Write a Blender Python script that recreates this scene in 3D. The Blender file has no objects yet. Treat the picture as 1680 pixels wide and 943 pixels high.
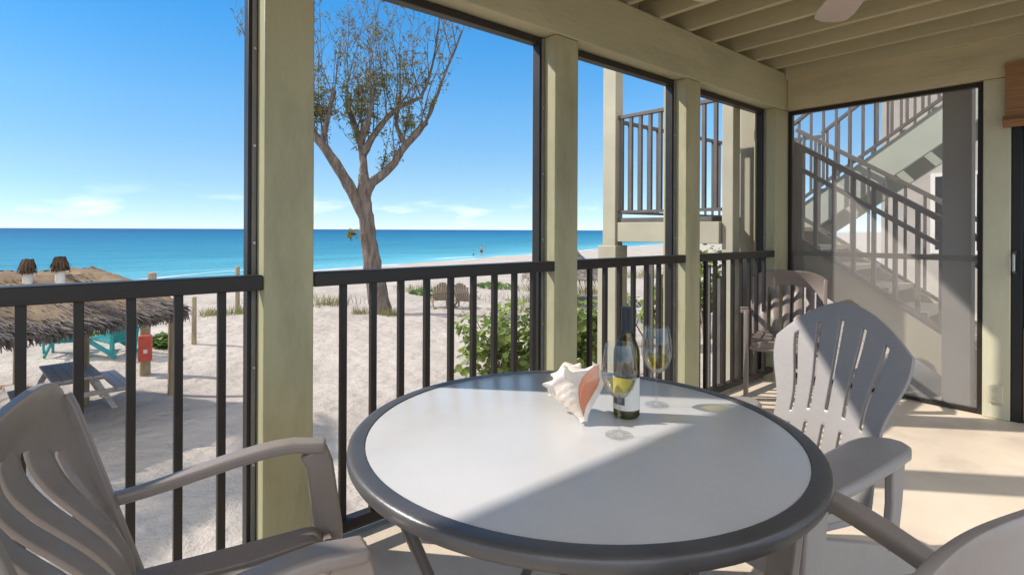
import bpy, bmesh, math, random
from mathutils import Vector, Matrix, Euler
R = math.radians
random.seed(7)
S = bpy.context.scene
C = S.collection

# ------------------------------------------------------------------ camera
YAW, F, H = 0.86177, 893.75, 1.25
cam = bpy.data.cameras.new('camera'); camo = bpy.data.objects.new('camera', cam); C.objects.link(camo)
cam.sensor_width = 36; cam.lens = 36 * F / 1680
cam.shift_y = -(471.5 - 377.4) / 1680
cam.clip_start = 0.02; cam.clip_end = 60000
camo.matrix_world = (Matrix.Translation((0, 0, H)) @ Matrix.Rotation(YAW, 4, 'Z') @ Matrix.Rotation(R(90), 4, 'X')
                     @ Matrix.Rotation(0.0042, 4, 'Z'))
S.camera = camo
# ------------------------------------------------------------------ sun and sky
SUN = Vector((1.0, 0.9, -1.13)).normalized()          # the way the light travels
ELEV = math.asin(-SUN.z); AZ = math.atan2(-SUN.x, -SUN.y)
w = bpy.data.worlds.new('World'); S.world = w; w.use_nodes = True
nt = w.node_tree; N = nt.nodes; L = nt.links
for n in list(N): N.remove(n)
out = N.new('ShaderNodeOutputWorld'); bg = N.new('ShaderNodeBackground')
sky = N.new('ShaderNodeTexSky'); sky.sky_type = 'NISHITA'; sky.sun_disc = False
sky.sun_elevation = ELEV; sky.sun_rotation = AZ % (2 * math.pi)
sky.air_density = 0.5; sky.dust_density = 0.0; sky.ozone_density = 10.0; sky.altitude = 0
hs = N.new('ShaderNodeHueSaturation'); hs.inputs['Saturation'].default_value = 1.0
tc = N.new('ShaderNodeTexCoord'); mp = N.new('ShaderNodeMapping'); mp.inputs['Scale'].default_value = (6, 6, 26)
cn = N.new('ShaderNodeTexNoise'); cn.inputs['Scale'].default_value = 1.3; cn.inputs['Detail'].default_value = 5
cr = N.new('ShaderNodeMapRange'); cr.inputs[1].default_value = 0.545; cr.inputs[2].default_value = 0.72
sx = N.new('ShaderNodeSeparateXYZ')
hb = N.new('ShaderNodeMapRange'); hb.inputs[1].default_value = 0.075; hb.inputs[2].default_value = 0.03
hl = N.new('ShaderNodeMapRange'); hl.inputs[1].default_value = 0.0; hl.inputs[2].default_value = 0.012
m1 = N.new('ShaderNodeMath'); m1.operation = 'MULTIPLY'; m2 = N.new('ShaderNodeMath'); m2.operation = 'MULTIPLY'
m3 = N.new('ShaderNodeMath'); m3.operation = 'MULTIPLY'; m3.inputs[1].default_value = 0.55
mx = N.new('ShaderNodeMix'); mx.data_type = 'RGBA'; mx.inputs[7].default_value = (5.0, 5.1, 5.2, 1)
L.new(tc.outputs['Generated'], mp.inputs[0]); L.new(mp.outputs[0], cn.inputs['Vector'])
L.new(cn.outputs['Fac'], cr.inputs[0]); L.new(tc.outputs['Generated'], sx.inputs[0])
L.new(sx.outputs['Z'], hb.inputs[0]); L.new(sx.outputs['Z'], hl.inputs[0])
L.new(cr.outputs[0], m1.inputs[0]); L.new(hb.outputs[0], m1.inputs[1])
L.new(m1.outputs[0], m2.inputs[0]); L.new(hl.outputs[0], m2.inputs[1]); L.new(m2.outputs[0], m3.inputs[0])
L.new(sky.outputs[0], hs.inputs['Color']); L.new(m3.outputs[0], mx.inputs[0])
hz = N.new('ShaderNodeValToRGB'); L.new(sx.outputs['Z'], hz.inputs[0]); hz.color_ramp.elements[0].color = (.72, .55, .48, 1)   # paler, milkier air low down
hz.color_ramp.elements[1].color = (.40, .75, .85, 1)
for p_, c_ in ((.10, (.92, .75, .50)), (.20, (.86, .94, .68)), (.30, (.58, 1.0, .82)), (.40, (.34, 1.0, .92))):
    q_ = hz.color_ramp.elements.new(p_); q_.color = (*c_, 1)
tn = N.new('ShaderNodeMix'); tn.data_type = 'RGBA'; tn.blend_type = 'MULTIPLY'; tn.inputs[0].default_value = 1
dr_ = N.new('ShaderNodeVectorMath'); dr_.operation = 'DOT_PRODUCT'; dr_.inputs[1].default_value = (.651, .759, 0)
L.new(tc.outputs['Generated'], dr_.inputs[0])
df = N.new('ShaderNodeMapRange'); df.inputs[1].default_value = -.55; df.inputs[2].default_value = .35; df.inputs[3].default_value = 1.0; df.inputs[4].default_value = 1.42
L.new(dr_.outputs['Value'], df.inputs[0])
ds = N.new('ShaderNodeVectorMath'); ds.operation = 'SCALE'; L.new(hs.outputs[0], ds.inputs[0]); L.new(df.outputs[0], ds.inputs['Scale'])
L.new(ds.outputs[0], tn.inputs[6]); L.new(hz.outputs[0], tn.inputs[7])
# unseen bright cloud bank behind the camera, added as fill light for the porch
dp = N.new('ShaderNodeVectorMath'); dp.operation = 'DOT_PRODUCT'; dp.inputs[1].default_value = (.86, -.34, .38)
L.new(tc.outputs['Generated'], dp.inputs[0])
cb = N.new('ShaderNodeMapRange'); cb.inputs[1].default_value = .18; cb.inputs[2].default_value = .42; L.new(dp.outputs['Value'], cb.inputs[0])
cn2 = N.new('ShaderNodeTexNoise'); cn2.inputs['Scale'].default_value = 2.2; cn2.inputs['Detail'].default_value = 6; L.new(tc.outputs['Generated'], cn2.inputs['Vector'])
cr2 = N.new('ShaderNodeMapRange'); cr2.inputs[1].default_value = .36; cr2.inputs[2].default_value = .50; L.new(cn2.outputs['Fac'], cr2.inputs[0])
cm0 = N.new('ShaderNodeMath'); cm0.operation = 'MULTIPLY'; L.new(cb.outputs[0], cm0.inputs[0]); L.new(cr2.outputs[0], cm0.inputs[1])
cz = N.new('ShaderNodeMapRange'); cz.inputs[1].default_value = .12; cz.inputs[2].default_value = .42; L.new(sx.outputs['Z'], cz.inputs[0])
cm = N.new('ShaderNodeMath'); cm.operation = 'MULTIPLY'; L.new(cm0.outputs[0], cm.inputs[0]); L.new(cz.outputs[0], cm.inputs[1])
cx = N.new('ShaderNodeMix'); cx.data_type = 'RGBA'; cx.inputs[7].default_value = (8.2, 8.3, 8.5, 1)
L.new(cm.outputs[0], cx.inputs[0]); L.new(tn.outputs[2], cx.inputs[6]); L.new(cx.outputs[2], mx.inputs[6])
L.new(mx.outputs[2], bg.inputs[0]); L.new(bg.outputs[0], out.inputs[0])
bg.inputs[1].default_value = 0.145
sl = bpy.data.lights.new('sun', 'SUN'); sl.energy = 2.8; sl.angle = R(0.9); sl.color = (1, 0.945, 0.87)
so = bpy.data.objects.new('sun', sl); C.objects.link(so)
so.rotation_euler = SUN.to_track_quat('-Z', 'Y').to_euler(); so.location = (-20, -18, 25)
S.view_settings.view_transform = 'Standard'; S.view_settings.look = 'None'
S.view_settings.exposure = 1.0; S.view_settings.gamma = 1
S.view_settings.use_curve_mapping = False
S.cycles.max_bounces = 10; S.cycles.diffuse_bounces = 6; S.cycles.transparent_max_bounces = 24
S.cycles.transmission_bounces = 8; S.cycles.caustics_reflective = False; S.cycles.caustics_refractive = False
S.cycles.use_denoising = True
S.cycles.sample_clamp_indirect = 6

FW = Vector((-math.sin(YAW), math.cos(YAW), 0)); RT = Vector((math.cos(YAW), math.sin(YAW), 0))
def at(u, v, d):
    "world point that lies d metres ahead, in the direction of photo pixel (u, v)"
    return Vector((0, 0, H)) + FW * d + RT * ((u - 840) / F * d) + Vector((0, 0, -(v - 377.4 - 0.0042 * (u - 840)) / F * d))

# ------------------------------------------------------------------ materials
MATS = {}
def mat(name, col, rough=0.6, spec=0.3, var=0.12, scale=8, bump=0.0, bscale=60, metal=0.0, stretch=None, col2=None, detail=4,
        trans=0.0, bdist=0.01, stain=0.0, sscale=1.2):
    m = bpy.data.materials.new(name); m.use_nodes = True
    t = m.node_tree; n = t.nodes; l = t.links; b = n['Principled BSDF']
    b.inputs['Roughness'].default_value = rough; b.inputs['Metallic'].default_value = metal
    b.inputs['Specular IOR Level'].default_value = spec
    co = n.new('ShaderNodeTexCoord'); ma = n.new('ShaderNodeMapping')
    if stretch: ma.inputs['Scale'].default_value = stretch
    l.new(co.outputs['Object'], ma.inputs[0])
    no = n.new('ShaderNodeTexNoise'); no.inputs['Scale'].default_value = scale; no.inputs['Detail'].default_value = detail
    l.new(ma.outputs[0], no.inputs['Vector'])
    rp = n.new('ShaderNodeMapRange'); rp.inputs[1].default_value = 0.3; rp.inputs[2].default_value = 0.7
    l.new(no.outputs['Fac'], rp.inputs[0])
    mi = n.new('ShaderNodeMix'); mi.data_type = 'RGBA'
    c2 = col2 or tuple(c * (1 - var) for c in col)
    c1 = col if col2 else tuple(min(1, c * (1 + var)) for c in col)
    mi.inputs[6].default_value = (*c2, 1); mi.inputs[7].default_value = (*c1, 1)
    l.new(rp.outputs[0], mi.inputs[0]); l.new(mi.outputs[2], b.inputs['Base Color'])
    if stain:                                                     # blotchy wear and dirt with a shape of its own
        s1 = n.new('ShaderNodeTexNoise'); s1.inputs['Scale'].default_value = sscale; s1.inputs['Detail'].default_value = 12; s1.inputs['Roughness'].default_value = .68
        l.new(ma.outputs[0], s1.inputs['Vector'])
        s2 = n.new('ShaderNodeMapRange'); s2.inputs[1].default_value = .50; s2.inputs[2].default_value = .72; s2.inputs[3].default_value = 0; s2.inputs[4].default_value = stain
        l.new(s1.outputs['Fac'], s2.inputs[0])
        s3 = n.new('ShaderNodeMix'); s3.data_type = 'RGBA'; s3.inputs[7].default_value = (*[q * .42 for q in col], 1)
        l.new(s2.outputs[0], s3.inputs[0]); l.new(mi.outputs[2], s3.inputs[6]); l.new(s3.outputs[2], b.inputs['Base Color'])
    rr = n.new('ShaderNodeMapRange'); rr.inputs[3].default_value = rough * 0.85; rr.inputs[4].default_value = min(1, rough * 1.15)
    l.new(no.outputs['Fac'], rr.inputs[0]); l.new(rr.outputs[0], b.inputs['Roughness'])
    if bump:
        bn = n.new('ShaderNodeTexNoise'); bn.inputs['Scale'].default_value = bscale; bn.inputs['Detail'].default_value = 4
        l.new(ma.outputs[0], bn.inputs['Vector'])
        bu = n.new('ShaderNodeBump'); bu.inputs['Strength'].default_value = bump; bu.inputs['Distance'].default_value = bdist
        l.new(bn.outputs['Fac'], bu.inputs['Height']); l.new(bu.outputs[0], b.inputs['Normal'])
    if trans:
        tr = n.new('ShaderNodeBsdfTranslucent'); ms = n.new('ShaderNodeMixShader'); ms.inputs[0].default_value = trans
        l.new(mi.outputs[2], tr.inputs[0]); l.new(b.outputs[0], ms.inputs[1]); l.new(tr.outputs[0], ms.inputs[2])
        l.new(ms.outputs[0], n['Material Output'].inputs[0])
    MATS[name] = m
    return m
KHAKI = mat('khaki_paint', (0.40, 0.372, 0.225), 0.5, 0.3, 0.11, 2.2, 0.32, 40, stretch=(1, 1, .3), detail=9, stain=.5, sscale=3.5)
KHAKI_L = mat('pale_khaki_paint', (0.56, 0.53, 0.38), 0.55, 0.3, 0.07, 3, 0.2, 40, stretch=(1, 1, .3), stain=.3, sscale=3)
BEAM_LIT = mat('bounce_lit_khaki_beam', (0.46, 0.43, 0.28), 0.5, 0.3, 0.11, 2.2, 0.32, 40, stretch=(1, .3, 1), detail=9, stain=.45, sscale=3.5)  # same khaki as the posts, lightened to stand in for weak bounce light
JOIST_LIT = mat('bounce_lit_cream_khaki_joist', (0.53, 0.475, 0.305), 0.55, 0.3, 0.10, 2.2, 0.25, 40, stretch=(.3, 1, 1), detail=9, stain=.35, sscale=3.5)  # cream khaki, lightened to stand in for floor bounce under the ceiling
BOARD = mat('ceiling_boards', (0.42, 0.38, 0.26), 0.7, 0.2, 0.2, 5)
BRONZE = mat('bronze_aluminium', (0.026, 0.021, 0.017), 0.42, 0.35, 0.15, 10)
GALV = mat('grey_screen_track', (0.20, 0.19, 0.18), 0.45, 0.4, 0.1, 12)
FLOOR = mat('beige_concrete', (0.70, 0.58, 0.445), 0.45, 0.3, 0.12, 1.7, 0.15, 60, detail=10, stain=.4, sscale=2.2)
GREYPL = mat('grey_resin', (0.30, 0.275, 0.262), 0.36, 0.4, 0.05, 4, 0.05, 60, stain=.22, sscale=8)
TAUPE = mat('taupe_resin', (0.29, 0.245, 0.215), 0.33, 0.45, 0.06, 5, 0.05, 60, stain=.25, sscale=9)
BROWNPL = mat('brown_resin', (0.23, 0.185, 0.16), 0.42, 0.35, 0.06, 5, 0.03, 30)
TOPGREY = mat('frosted_table_glass', (0.575, 0.56, 0.545), 0.24, 0.5, 0.05, 3, detail=9, stain=.10, sscale=4)
RIM = mat('gunmetal_rim', (0.105, 0.10, 0.10), 0.36, 0.5, 0.12, 14, 0.08, 90, metal=0.25, stain=.25, sscale=7)
WHITE = mat('white_paint', (0.7, 0.66, 0.6), 0.45, 0.3, 0.05, 6)
FANW = mat('pale_fan_blade', (0.55, 0.46, 0.40), 0.45, 0.3, 0.08, 4)
BAMBOO = mat('bamboo_slats', (0.30, 0.16, 0.075), 0.55, 0.3, 0.35, 3, 0.3, 30, stretch=(1, 1, 40))
DARKGL = mat('dark_door_glass', (0.012, 0.013, 0.015), 0.06, 0.6, 0.1, 3)
BRNWOOD = mat('brown_door_panel', (0.16, 0.10, 0.07), 0.5, 0.3, 0.15, 4, stretch=(8, 8, 1))
THATCH = mat('grey_thatch', (0.27, 0.225, 0.19), 0.9, 0.1, 0.4, 5, 0.6, 30, stretch=(1, 1, .3), col2=(0.12, 0.10, 0.09))
THATCH_T = mat('tan_thatch', (0.31, 0.225, 0.14), 0.9, 0.1, 0.4, 4, 0.6, 30, col2=(0.17, 0.115, 0.075))
THATCH_D = mat('dark_brown_thatch', (0.09, 0.055, 0.035), 0.9, 0.1, 0.4, 6, 0.5, 30)
POST = mat('weathered_wood_post', (0.33, 0.255, 0.165), 0.8, 0.2, 0.25, 6, 0.3, 30, stretch=(4, 4, .6))
GREYWOOD = mat('grey_weathered_wood', (0.50, 0.46, 0.44), 0.8, 0.2, 0.15, 6, 0.2, 30, stretch=(1, 5, 5))
BRNTIM = mat('brown_timber', (0.27, 0.21, 0.16), 0.8, 0.2, 0.2, 6, 0.2, 30)
TEAL = mat('teal_paint', (0.03, 0.30, 0.29), 0.45, 0.35, 0.12, 6)
RED = mat('red_box_paint', (0.52, 0.09, 0.06), 0.45, 0.4, 0.12, 9)
BARK = mat('grey_brown_bark', (0.25, 0.20, 0.165), 0.9, 0.1, 0.4, 3, 1.0, 5, stretch=(3, 3, .6), col2=(0.10, 0.075, 0.06), bdist=0.10)
TWIG = mat('thin_twig', (0.16, 0.12, 0.095), 0.9, 0.1, 0.2, 5)
LEAFO = mat('olive_leaf', (0.22, 0.215, 0.045), 0.6, 0.3, 0.5, 1.5, col2=(0.15, 0.115, 0.04), trans=0.3)
LEAFG = mat('sea_grape_leaf', (0.24, 0.30, 0.055), 0.45, 0.35, 0.3, 2.0, col2=(0.12, 0.17, 0.035), trans=0.3)
GRASS = mat('dune_grass_blade', (0.21, 0.24, 0.08), 0.7, 0.2, 0.3, 0.7, col2=(0.30, 0.25, 0.13), trans=0.2)
VINE = mat('dune_vine_leaf', (0.12, 0.2, 0.045), 0.6, 0.3, 0.3, 2, trans=0.3)
STAIRP = mat('stair_paint', (0.40, 0.365, 0.27), 0.55, 0.3, 0.08, 3)
STAIRM = mat('taupe_stair_rail', (0.12, 0.105, 0.095), 0.45, 0.4, 0.12, 6)
STRING = mat('sage_stringer_paint', (0.42, 0.44, 0.37), 0.55, 0.3, 0.06, 3)
TAUPEW = mat('taupe_stucco', (0.40, 0.355, 0.305), 0.8, 0.2, 0.08, 4, 0.15, 60)
DKPOST = mat('slate_paint', (0.16, 0.16, 0.15), 0.55, 0.3, 0.08, 4)
CONC = mat('pale_concrete', (0.45, 0.42, 0.37), 0.8, 0.2, 0.1, 3, 0.1, 40)
PLATE = mat('ivory_plate', (0.55, 0.52, 0.38), 0.4, 0.4, 0.03, 5)
BLACKP = mat('black_plastic', (0.015, 0.015, 0.015), 0.4, 0.4, 0.1, 5)
CAPSULE = mat('navy_capsule', (0.018, 0.025, 0.04), 0.35, 0.5, 0.1, 9)
LABELM = mat('cream_paper', (0.68, 0.66, 0.60), 0.7, 0.2, 0.04, 20)
LABELD = mat('grey_print', (0.10, 0.11, 0.11), 0.6, 0.2, 0.2, 60)
SKINM = mat('skin', (0.42, 0.26, 0.18), 0.6, 0.3, 0.05, 5)
CLOTH = mat('navy_swimwear', (0.04, 0.05, 0.09), 0.8, 0.2, 0.1, 5)
STEEL = mat('brushed_steel', (0.5, 0.49, 0.47), 0.3, 0.5, 0.05, 9, metal=0.9)
FROND = mat('dry_frond', (0.38, 0.22, 0.09), 0.8, 0.2, 0.25, 6)

def mesh_mat(name, col, fac):
    m = bpy.data.materials.new(name); m.use_nodes = True; t = m.node_tree; n = t.nodes; l = t.links
    b = n['Principled BSDF']; b.inputs['Base Color'].default_value = (*col, 1); b.inputs['Roughness'].default_value = 0.6
    b.inputs['Specular IOR Level'].default_value = 0.3
    tr = n.new('ShaderNodeBsdfTransparent'); ms = n.new('ShaderNodeMixShader')
    co = n.new('ShaderNodeTexCoord'); no = n.new('ShaderNodeTexNoise'); no.inputs['Scale'].default_value = 2.5
    mr = n.new('ShaderNodeMapRange'); mr.inputs[3].default_value = fac * 0.85; mr.inputs[4].default_value = fac * 1.15
    l.new(co.outputs['Object'], no.inputs['Vector']); l.new(no.outputs['Fac'], mr.inputs[0]); l.new(mr.outputs[0], ms.inputs[0])
    l.new(tr.outputs[0], ms.inputs[1]); l.new(b.outputs[0], ms.inputs[2]); l.new(ms.outputs[0], n['Material Output'].inputs[0])
    return m
MESH_T = mesh_mat('fine_insect_mesh', (0.10, 0.10, 0.10), 0.045)
MESH_D = mesh_mat('dense_solar_mesh', (0.60, 0.55, 0.51), 0.28)

def glass_mat(name, tint, gloss=1.0, base=0.03):
    m = bpy.data.materials.new(name); m.use_nodes = True; t = m.node_tree; n = t.nodes; l = t.links
    n.remove(n['Principled BSDF'])
    tr = n.new('ShaderNodeBsdfTransparent'); tr.inputs[0].default_value = (*tint, 1)
    gl = n.new('ShaderNodeBsdfGlossy'); gl.inputs['Roughness'].default_value = 0.02
    lw = n.new('ShaderNodeLayerWeight'); lw.inputs[0].default_value = 0.19
    mr = n.new('ShaderNodeMapRange'); mr.inputs[3].default_value = base; mr.inputs[4].default_value = gloss
    ms = n.new('ShaderNodeMixShader')
    l.new(lw.outputs['Fresnel'], mr.inputs[0]); l.new(mr.outputs[0], ms.inputs[0])
    l.new(tr.outputs[0], ms.inputs[1]); l.new(gl.outputs[0], ms.inputs[2]); l.new(ms.outputs[0], n['Material Output'].inputs[0])
    return m
GLASS = glass_mat('clear_glass', (0.98, 0.985, 0.985), 0.42, 0.045)
STEMG = glass_mat('thin_stem_glass', (0.93, 0.94, 0.94), 0.30, 0.07)
WINE = glass_mat('white_wine', (0.86, 0.80, 0.34), 0.6)
BOTTLE = glass_mat('olive_bottle_glass', (0.40, 0.38, 0.06), 0.7, 0.05)

# ------------------------------------------------------------------ mesh builder
class MB:
    def __init__(s): s.v = []; s.f = []
    def add(s, vs, fs):
        o = len(s.v); s.v += [tuple(p) for p in vs]; s.f += [tuple(i + o for i in f) for f in fs]; return s
    def box(s, c, d, M=None):
        c = Vector(c); h = Vector(d) / 2
        vs = [Vector((sx * h.x, sy * h.y, sz * h.z)) for sx in (-1, 1) for sy in (-1, 1) for sz in (-1, 1)]
        if M: vs = [M @ q for q in vs]
        return s.add([q + c for q in vs], [(0, 1, 3, 2), (4, 6, 7, 5), (0, 4, 5, 1), (2, 3, 7, 6), (0, 2, 6, 4), (1, 5, 7, 3)])
    def span(s, a, b):
        a = Vector(a); b = Vector(b); return s.box((a + b) / 2, [abs(q) for q in (b - a)])
    def bar(s, p, q, w, h, up=(0, 0, 1)):
        p = Vector(p); q = Vector(q); z = (q - p); ln = z.length; z.normalize(); up = Vector(up)
        x = z.cross(up)
        if x.length < 1e-4: x = z.cross(Vector((0, 1, 0)))
        x.normalize(); y = x.cross(z).normalized()
        return s.box((p + q) / 2, (w, h, ln), Matrix((x, y, z)).transposed())
    def tube(s, pts, rad, n=8, cap=True, sq=None):
        pts = [Vector(p) for p in pts]; k = len(pts)
        if not hasattr(rad, '__len__'): rad = [rad] * k
        prev = None; vs = []
        for i, p in enumerate(pts):
            t = (pts[min(i + 1, k - 1)] - pts[max(i - 1, 0)]).normalized()
            if prev is None:
                a = t.cross(Vector((0, 0, 1)))
                if a.length < 0.05: a = t.cross(Vector((1, 0, 0)))
            else: a = prev - t * prev.dot(t)
            a.normalize(); b = t.cross(a).normalized(); prev = a
            for j in range(n):
                an = 2 * math.pi * j / n
                vs.append(p + (a * math.cos(an) + b * math.sin(an)) * rad[i])
        fs = [(i * n + j, i * n + (j + 1) % n, (i + 1) * n + (j + 1) % n, (i + 1) * n + j) for i in range(k - 1) for j in range(n)]
        if cap: fs += [tuple(range(n))[::-1], tuple((k - 1) * n + j for j in range(n))]
        return s.add(vs, fs)
    def strip(s, pts, wd, th, side):
        "flat ribbon of width wd (along side) and thickness th swept along pts"
        pts = [Vector(p) for p in pts]; k = len(pts); vs = []
        wd = wd if hasattr(wd, '__len__') else [wd] * k
        th = th if hasattr(th, '__len__') else [th] * k
        for i, p in enumerate(pts):
            t = (pts[min(i + 1, k - 1)] - pts[max(i - 1, 0)]).normalized()
            a = Vector(side); a = (a - t * a.dot(t)).normalized(); b = t.cross(a)
            for ca, cb in ((-.5, -.5), (.5, -.5), (.5, .5), (-.5, .5)): vs.append(p + a * ca * wd[i] + b * cb * th[i])
        fs = [(i * 4 + j, i * 4 + (j + 1) % 4, (i + 1) * 4 + (j + 1) % 4, (i + 1) * 4 + j) for i in range(k - 1) for j in range(4)]
        fs += [(3, 2, 1, 0), tuple((k - 1) * 4 + j for j in range(4))]
        return s.add(vs, fs)
    def lathe(s, prof, n=32, c=(0, 0, 0)):
        k = len(prof); vs = []
        for r, z in prof:
            for j in range(n):
                a = 2 * math.pi * j / n; vs.append((c[0] + max(r, 1e-5) * math.cos(a), c[1] + max(r, 1e-5) * math.sin(a), c[2] + z))
        fs = [(i * n + j, i * n + (j + 1) % n, (i + 1) * n + (j + 1) % n, (i + 1) * n + j) for i in range(k - 1) for j in range(n)]
        return s.add(vs, fs)
    def grid(s, fn, nu, nv, keep=None):
        vs = [fn(i / nu, j / nv) for j in range(nv + 1) for i in range(nu + 1)]
        fs = []
        for j in range(nv):
            for i in range(nu):
                if keep and not keep((i + .5) / nu, (j + .5) / nv): continue
                a = j * (nu + 1) + i; fs.append((a, a + 1, a + nu + 2, a + nu + 1))
        return s.add(vs, fs)
    def prism(s, poly, p0, ax, ay, az, th):
        "polygon poly in the plane (ax, ay) at p0, extruded by th along az"
        p0, ax, ay, az = map(Vector, (p0, ax, ay, az)); n = len(poly)
        vs = [p0 + ax * a + ay * b for a, b in poly] + [p0 + ax * a + ay * b + az * th for a, b in poly]
        return s.add(vs, [tuple(range(n))[::-1], tuple(range(n, 2 * n))] + [(i, (i + 1) % n, n + (i + 1) % n, n + i) for i in range(n)])
    def build(s, name, m, parent=None, smooth=False, bevel=0, solid=0, sub=0, seg=2, off=0):
        me = bpy.data.meshes.new(name); me.from_pydata(s.v, [], s.f); me.validate()
        bm = bmesh.new(); bm.from_mesh(me)
        loose = [q for q in bm.verts if not q.link_faces]
        if loose: bmesh.ops.delete(bm, geom=loose, context='VERTS')
        bmesh.ops.recalc_face_normals(bm, faces=bm.faces); bm.to_mesh(me); bm.free()
        o = bpy.data.objects.new(name, me); C.objects.link(o)
        for q in (m if isinstance(m, (list, tuple)) else [m]): me.materials.append(q)
        if smooth:
            for p in me.polygons: p.use_smooth = True
        me.set_sharp_from_angle(angle=R(38))
        if parent: o.parent = parent
        if sub: q = o.modifiers.new('sub', 'SUBSURF'); q.levels = sub; q.render_levels = sub
        if solid: q = o.modifiers.new('solid', 'SOLIDIFY'); q.thickness = solid; q.offset = off
        if bevel:
            q = o.modifiers.new('bevel', 'BEVEL'); q.width = bevel; q.segments = seg; q.limit_method = 'ANGLE'; q.angle_limit = R(40)
        return o
def tag(o, label=None, cat=None, group=None, kind=None):
    if label: o['label'] = label
    if cat: o['category'] = cat
    if group: o['group'] = group
    if kind: o['kind'] = kind
    return o
def thing(name, label, cat, loc=(0, 0, 0), rz=0.0, group=None):
    o = bpy.data.objects.new(name, None); C.objects.link(o); o.empty_display_size = .1
    o.location = loc; o.rotation_euler = (0, 0, rz)
    return tag(o, label, cat, group)
def copy_tree(o, parent=None):
    c = o.copy(); C.objects.link(c); c.parent = parent
    for ch in list(o.children): copy_tree(ch, c)
    return c
def sm(a): a = max(0, min(1, a)); return a * a * (3 - 2 * a)

# ------------------------------------------------------------------ ground, water
def shore(y): return -41.5 - 0.34 * y
def gz(x, y):
    t = -x - 2.3
    z = -1.15 - 0.45 * sm(t / 9) - 0.25 * sm((t - 9) / 22)
    s = x - shore(y)
    z -= 1.25 * sm((16 - s) / 32) if s > -16 else 1.25 + 0.05 * (-16 - s)
    z += 0.035 * math.sin(x * 1.1 + 2 * math.sin(y * .6)) * math.sin(y * .9 + 1.3 * math.sin(x * .5)) * sm(t / 3)
    z += 0.16 * sm(1 - abs(x + 17) / 5) * (0.5 + 0.5 * math.sin(y * .35 + .6))
    return z
def graded(lo, hi, fine0, fine1, st, g=1.12):
    a = []; q = fine0; d = st
    while q > lo: d *= g; q -= d; a.append(max(q, lo))
    a = a[::-1]; q = fine0
    while q < fine1: a.append(q); q += st
    a.append(fine1); q = fine1; d = st
    while q < hi: d *= g; q += d; a.append(min(q, hi))
    return a
xs = graded(-420, 60, -22, 2, .22); ys = graded(-140, 1500, -6, 16, .22)
rnd = random.Random(3)
g = MB(); nx = len(xs)
for y in ys:
    for x in xs:
        j = 0.022 if (-22 < x < 2 and -6 < y < 16) else 0.0
        g.v.append((x, y, gz(x, y) + rnd.uniform(-j, j)))
g.f = [(j * nx + i, j * nx + i + 1, (j + 1) * nx + i + 1, (j + 1) * nx + i) for j in range(len(ys) - 1) for i in range(nx - 1)]
SAND = bpy.data.materials.new('pale_beach_sand'); SAND.use_nodes = True
t = SAND.node_tree; n = t.nodes; l = t.links; b = n['Principled BSDF']; b.inputs['Roughness'].default_value = 0.95
b.inputs['Specular IOR Level'].default_value = 0.1
co = n.new('ShaderNodeTexCoord'); a1 = n.new('ShaderNodeTexNoise'); a1.inputs['Scale'].default_value = 0.5; a1.inputs['Detail'].default_value = 8
a2 = n.new('ShaderNodeTexNoise'); a2.inputs['Scale'].default_value = 5; a2.inputs['Detail'].default_value = 5; a2.inputs['Roughness'].default_value = .65
vo = n.new('ShaderNodeTexVoronoi'); vo.inputs['Scale'].default_value = 3.2; vo.feature = 'SMOOTH_F1'
for q in (a1, a2, vo): l.new(co.outputs['Object'], q.inputs['Vector'])
mr = n.new('ShaderNodeMapRange'); mr.inputs[1].default_value = .35; mr.inputs[2].default_value = .65; l.new(a1.outputs['Fac'], mr.inputs[0])
mi = n.new('ShaderNodeMix'); mi.data_type = 'RGBA'; mi.inputs[6].default_value = (.38, .325, .275, 1); mi.inputs[7].default_value = (.465, .405, .345, 1)
l.new(mr.outputs[0], mi.inputs[0])
sp = n.new('ShaderNodeSeparateXYZ'); l.new(co.outputs['Object'], sp.inputs[0])       # wet sand low down by the water
wt = n.new('ShaderNodeMapRange'); wt.inputs[1].default_value = -2.42; wt.inputs[2].default_value = -2.62; l.new(sp.outputs['Z'], wt.inputs[0])
m2 = n.new('ShaderNodeMix'); m2.data_type = 'RGBA'; m2.inputs[7].default_value = (.36, .31, .26, 1)
l.new(wt.outputs[0], m2.inputs[0]); l.new(mi.outputs[2], m2.inputs[6]); l.new(m2.outputs[2], b.inputs['Base Color'])
ad = n.new('ShaderNodeMath'); ad.operation = 'ADD'; mu = n.new('ShaderNodeMath'); mu.operation = 'MULTIPLY'; mu.inputs[1].default_value = 1.1
l.new(vo.outputs['Distance'], mu.inputs[0]); l.new(mu.outputs[0], ad.inputs[0]); l.new(a2.outputs['Fac'], ad.inputs[1])
bu = n.new('ShaderNodeBump'); bu.inputs['Strength'].default_value = .6; bu.inputs['Distance'].default_value = .13
l.new(ad.outputs[0], bu.inputs['Height']); l.new(bu.outputs[0], b.inputs['Normal'])
tag(g.build('sand', SAND, smooth=True), 'pale beach sand scattered with footprints', 'sand', kind='structure')

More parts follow.
